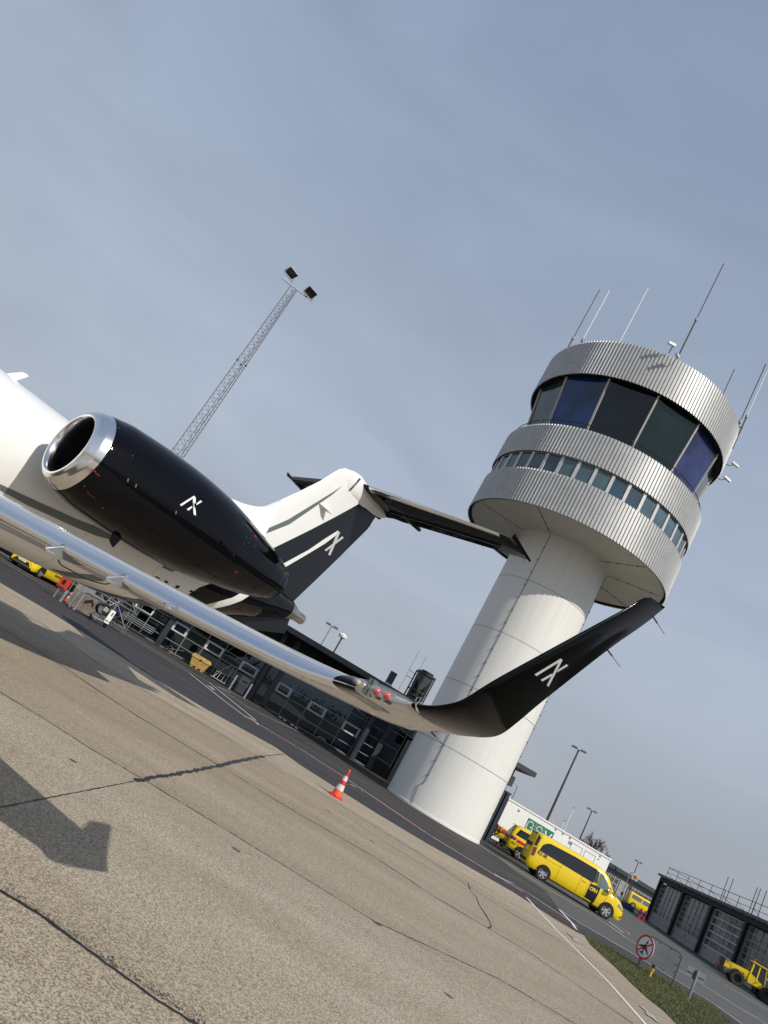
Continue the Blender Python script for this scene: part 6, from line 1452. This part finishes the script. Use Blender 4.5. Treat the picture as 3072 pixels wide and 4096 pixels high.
def slab(px, w_, h, d, label, mark=False):
    p = G(*px); t = thing('concrete_block', label, 'concrete block', (p.x, p.y + d, 0), -.08)
    MB().box((0, 0, h / 2), (w_, d, h), bevel=.02).build('block', mat('tan_concrete', (.24, .20, .155), .8, noise=(3, .45), bump=(25, .3)), t)
    if mark:
        k = MB().prism([(-.32, -d / 2 - .004, .28), (.14, -d / 2 - .004, .58), (.30, -d / 2 - .004, .40), (.30, -d / 2 - .004, .55), (.12, -d / 2 - .004, .74), (-.32, -d / 2 - .004, .44)], (0, -.003, 0)); k.build('painted_arrow', M_trim, t, smooth=0)
slab(E_(365, 665), .62, .80, .45, 'plain tan concrete block behind the red-lamp post'); slab(E_(560, 775), 1.25, .84, .45, 'wide tan concrete block with a dark painted arrow', True)
p = G(*E_(330, 620)); t = thing('backdrop_screen', 'upright grey steel panel standing behind the tan concrete blocks', 'panel', (p.x, p.y + .95, 0), -.08); MB().box((.05, 0, .9), (.95, .08, 1.8)).build('sheet', M_grey if False else M_cabin, t, smooth=0)
MB().tube([(.15, -.06, 1.35), (.15, -.12, 1.35)], .07, 14).build('red_lamp', M_redl, t); MB().box((.30, -.06, 1.38), (.12, .05, .10)).build('lamp_bracket', M_wpl, t, smooth=0)
p = G(*E_(352, 682)); t = thing('steel_post', 'tall grey steel post rising between the tan concrete blocks', 'post', p); MB().beam((0, 0, 0), (0, 0, 1.9), .09).build('post', M_galv, t, smooth=0)
p = G(*E_(430, 735)); t = thing('guard_rail', 'thick bent grey pipe guard rail in front of the arrow block', 'rail', p, -.1)
MB().tube(bez([(0, 0, 0), (0, 0, .6), (0, 0, .82), (.10, 0, .93), (.30, 0, .95), (1.0, 0, .95)], 4), .06, 12).build('pipe', M_galv, t); MB().lathe([(.12, 0), (.12, .02), (0, .02)], n=16).build('foot_plate', M_galv, t)
# steel staging behind the ground power cart
M_stg = mat('dull_staging_steel', (.16, .17, .18), .5, metal=.3)
p = G(*E_(760, 900)); stg = thing('steel_staging', 'grey steel access staging with cross braces behind the cable cart', 'staging', (p.x - .6, p.y + 2.2, 0), .05)
for i, x in enumerate((-1.1, -.2, .7, 1.6)):
    MB().tube([(x, 0, 0), (x, 0, 2.2)], .028, 6).build('upright', M_stg, stg); MB().tube([(x, .8, 0), (x, .8, 2.2)], .028, 6).build('upright', M_stg, stg)
b = MB()
for x in (-1.1, -.2, .7):
    b.tube([(x, 0, .3), (x + .9, 0, 1.1)], .02, 5); b.tube([(x, 0, 1.1), (x + .9, 0, .3)], .02, 5); b.tube([(x, 0, 1.2), (x + .9, 0, 2.0)], .02, 5); b.tube([(x, 0, 2.0), (x + .9, 0, 1.2)], .02, 5)
b.build('cross_braces', M_stg, stg)
b = MB()
for z in (.25, 1.15, 2.1): b.tube([(-1.1, 0, z), (1.6, 0, z)], .03, 6); b.tube([(-1.1, .8, z), (1.6, .8, z)], .03, 6)
b.box((.25, .4, 1.1), (2.7, .7, .04)); b.build('deck_rails', M_stg, stg)
# ground power cart
GL, GR = G(*E_(725, 915)), G(*E_(990, 1060)); gv = GR - GL
gc = thing('ground_power_cart', 'wheeled ground power cart with coiled black cables, floodlight and white control box', 'cart', GL, math.atan2(gv.y, gv.x)); gw = gv.length
for x in (0, gw): MB().lathe([(.05, -.05), (.115, -.055), (.13, 0), (.115, .055), (.05, .05)], c=(x, 0, .13), axis='X', n=22).build('wheel', M_rubber, gc)
b = MB(); b.box((gw / 2, .1, .22), (gw + .1, .5, .06)); b.beam((.02, .1, .1), (.02, .1, .35), .05); b.beam((gw - .02, .1, .1), (gw - .02, .1, .35), .05)
for s_ in ([(0, .0, .25), (.30, .1, 1.35)], [(gw, .0, .25), (gw - .10, .1, 1.15)], [(.25, .1, 1.1), (gw, .1, 1.1)], [(.1, 0, .6), (.7, 0, 1.3)]): b.tube(s_, .022, 6)
b.build('frame', M_galv, gc, smooth=0)
def coil(c, r, ax, n, parent, thick=.018):
    for k in range(n):
        ph = random.uniform(0, 6); pts = []
        for i in range(25):
            a = 2 * pi * i / 24; rr = r * (1 + .06 * sin(3 * a + ph)) * (1 - k * .03); pts.append((c[0] + rr * cos(a), c[1] - .03 * k + .02 * sin(2 * a + ph), c[2] + rr * .92 * sin(a)))
        MB().tube(pts, thick, 6).build('cable_loop', M_cable, parent, smooth=50)
coil((.18, -.05, .68), .30, 0, 6, gc); coil((gw + .02, .02, .60), .30, 0, 6, gc)
MB().box((.34, -.12, .70), (.24, .10, .22), rot=Matrix.Rotation(.15, 3, 'Y'), bevel=.015).build('floodlight', M_frame, gc); MB().box((.34, -.18, .70), (.19, .02, .17), rot=Matrix.Rotation(.15, 3, 'Y')).build('light_grid', mat('warm_lamp_grid', (.42, .38, .26), .3, noise=(60, .6)), gc, smooth=0)
MB().lathe([(0, -.05), (.24, -.06), (.24, .03), (0, .03)], c=(.22, 0, .72), axis='Y', n=28).build('reel', M_grey, gc)
MB().box((gw - .12, -.14, .52), (.24, .16, .62), bevel=.01).build('control_box', M_wpl, gc); MB().box((gw - .10, -.225, .66), (.05, .01, .16)).build('meter', M_trim, gc, smooth=0)
t = text_mb('28V 42', .09, .004); t.xf(frame_mat((gw - .22, -.226, .29), (1, 0, 0), (0, 0, 1))); t.build('lettering', M_cable, gc, smooth=0, fixn=False)
p = GL; MB_ = MB(); MB_.tube(bez([G(*E_(290, 620), .03), G(*E_(310, 660), .03), G(*E_(430, 740), .03), G(*E_(560, 800), .03), G(*E_(660, 850), .03), GL + Vector((.1, .1, .1))], 5), .02, 6)
tag(MB_.build('ground_cable', M_cable), 'black cable lying on the asphalt from the concrete blocks to the cable cart', 'cable')
# concrete-grey trolley box right of the cart
p = G(*E_(1230, 900)); t = thing('grey_crate', 'grey metal crate with a red rim right of the cable cart', 'crate', (p.x, p.y - 8, 0) if p.y > 44 else (p.x, p.y, 0), -.1)
MB().box((0, 0, .45), (.9, .7, .8), bevel=.02).build('box', M_cabin, t); MB().tube([(-.46, -.36, .86), (.46, -.36, .86), (.46, -.36, .1)], .02, 6).build('red_rim', M_redl, t)
# distant tree belt behind the viewer, only seen mirrored in glass and polished metal
b = MB(); rng = random.Random(5)
for i in range(900):
    a = R(rng.uniform(95, 265)); d_ = rng.uniform(900, 1100); h = rng.uniform(7, 13); c = Vector((d_ * sin(a), d_ * cos(a), 0)); wd = rng.uniform(5, 12)
    for k in range(7):
        o_ = Vector((rng.uniform(-wd, wd), rng.uniform(-wd, wd), rng.uniform(0, h))); s_ = rng.uniform(2, 4.5); q = [c + o_ + Vector((rng.uniform(-s_, s_), rng.uniform(-s_, s_), rng.uniform(0, s_ * 1.3))) for _ in range(3)]; b.face(q)
    b.beam(c, c + Vector((0, 0, h)), .3)
b.build('distant_woodland', mat('bare_wood', (.05, .045, .035), .9), smooth=0, fixn=False, kind='stuff')
field = sheet('grass_field', [(-900, -70), (900, -70), (900, -1300), (-900, -1300)], .004, M_soil)
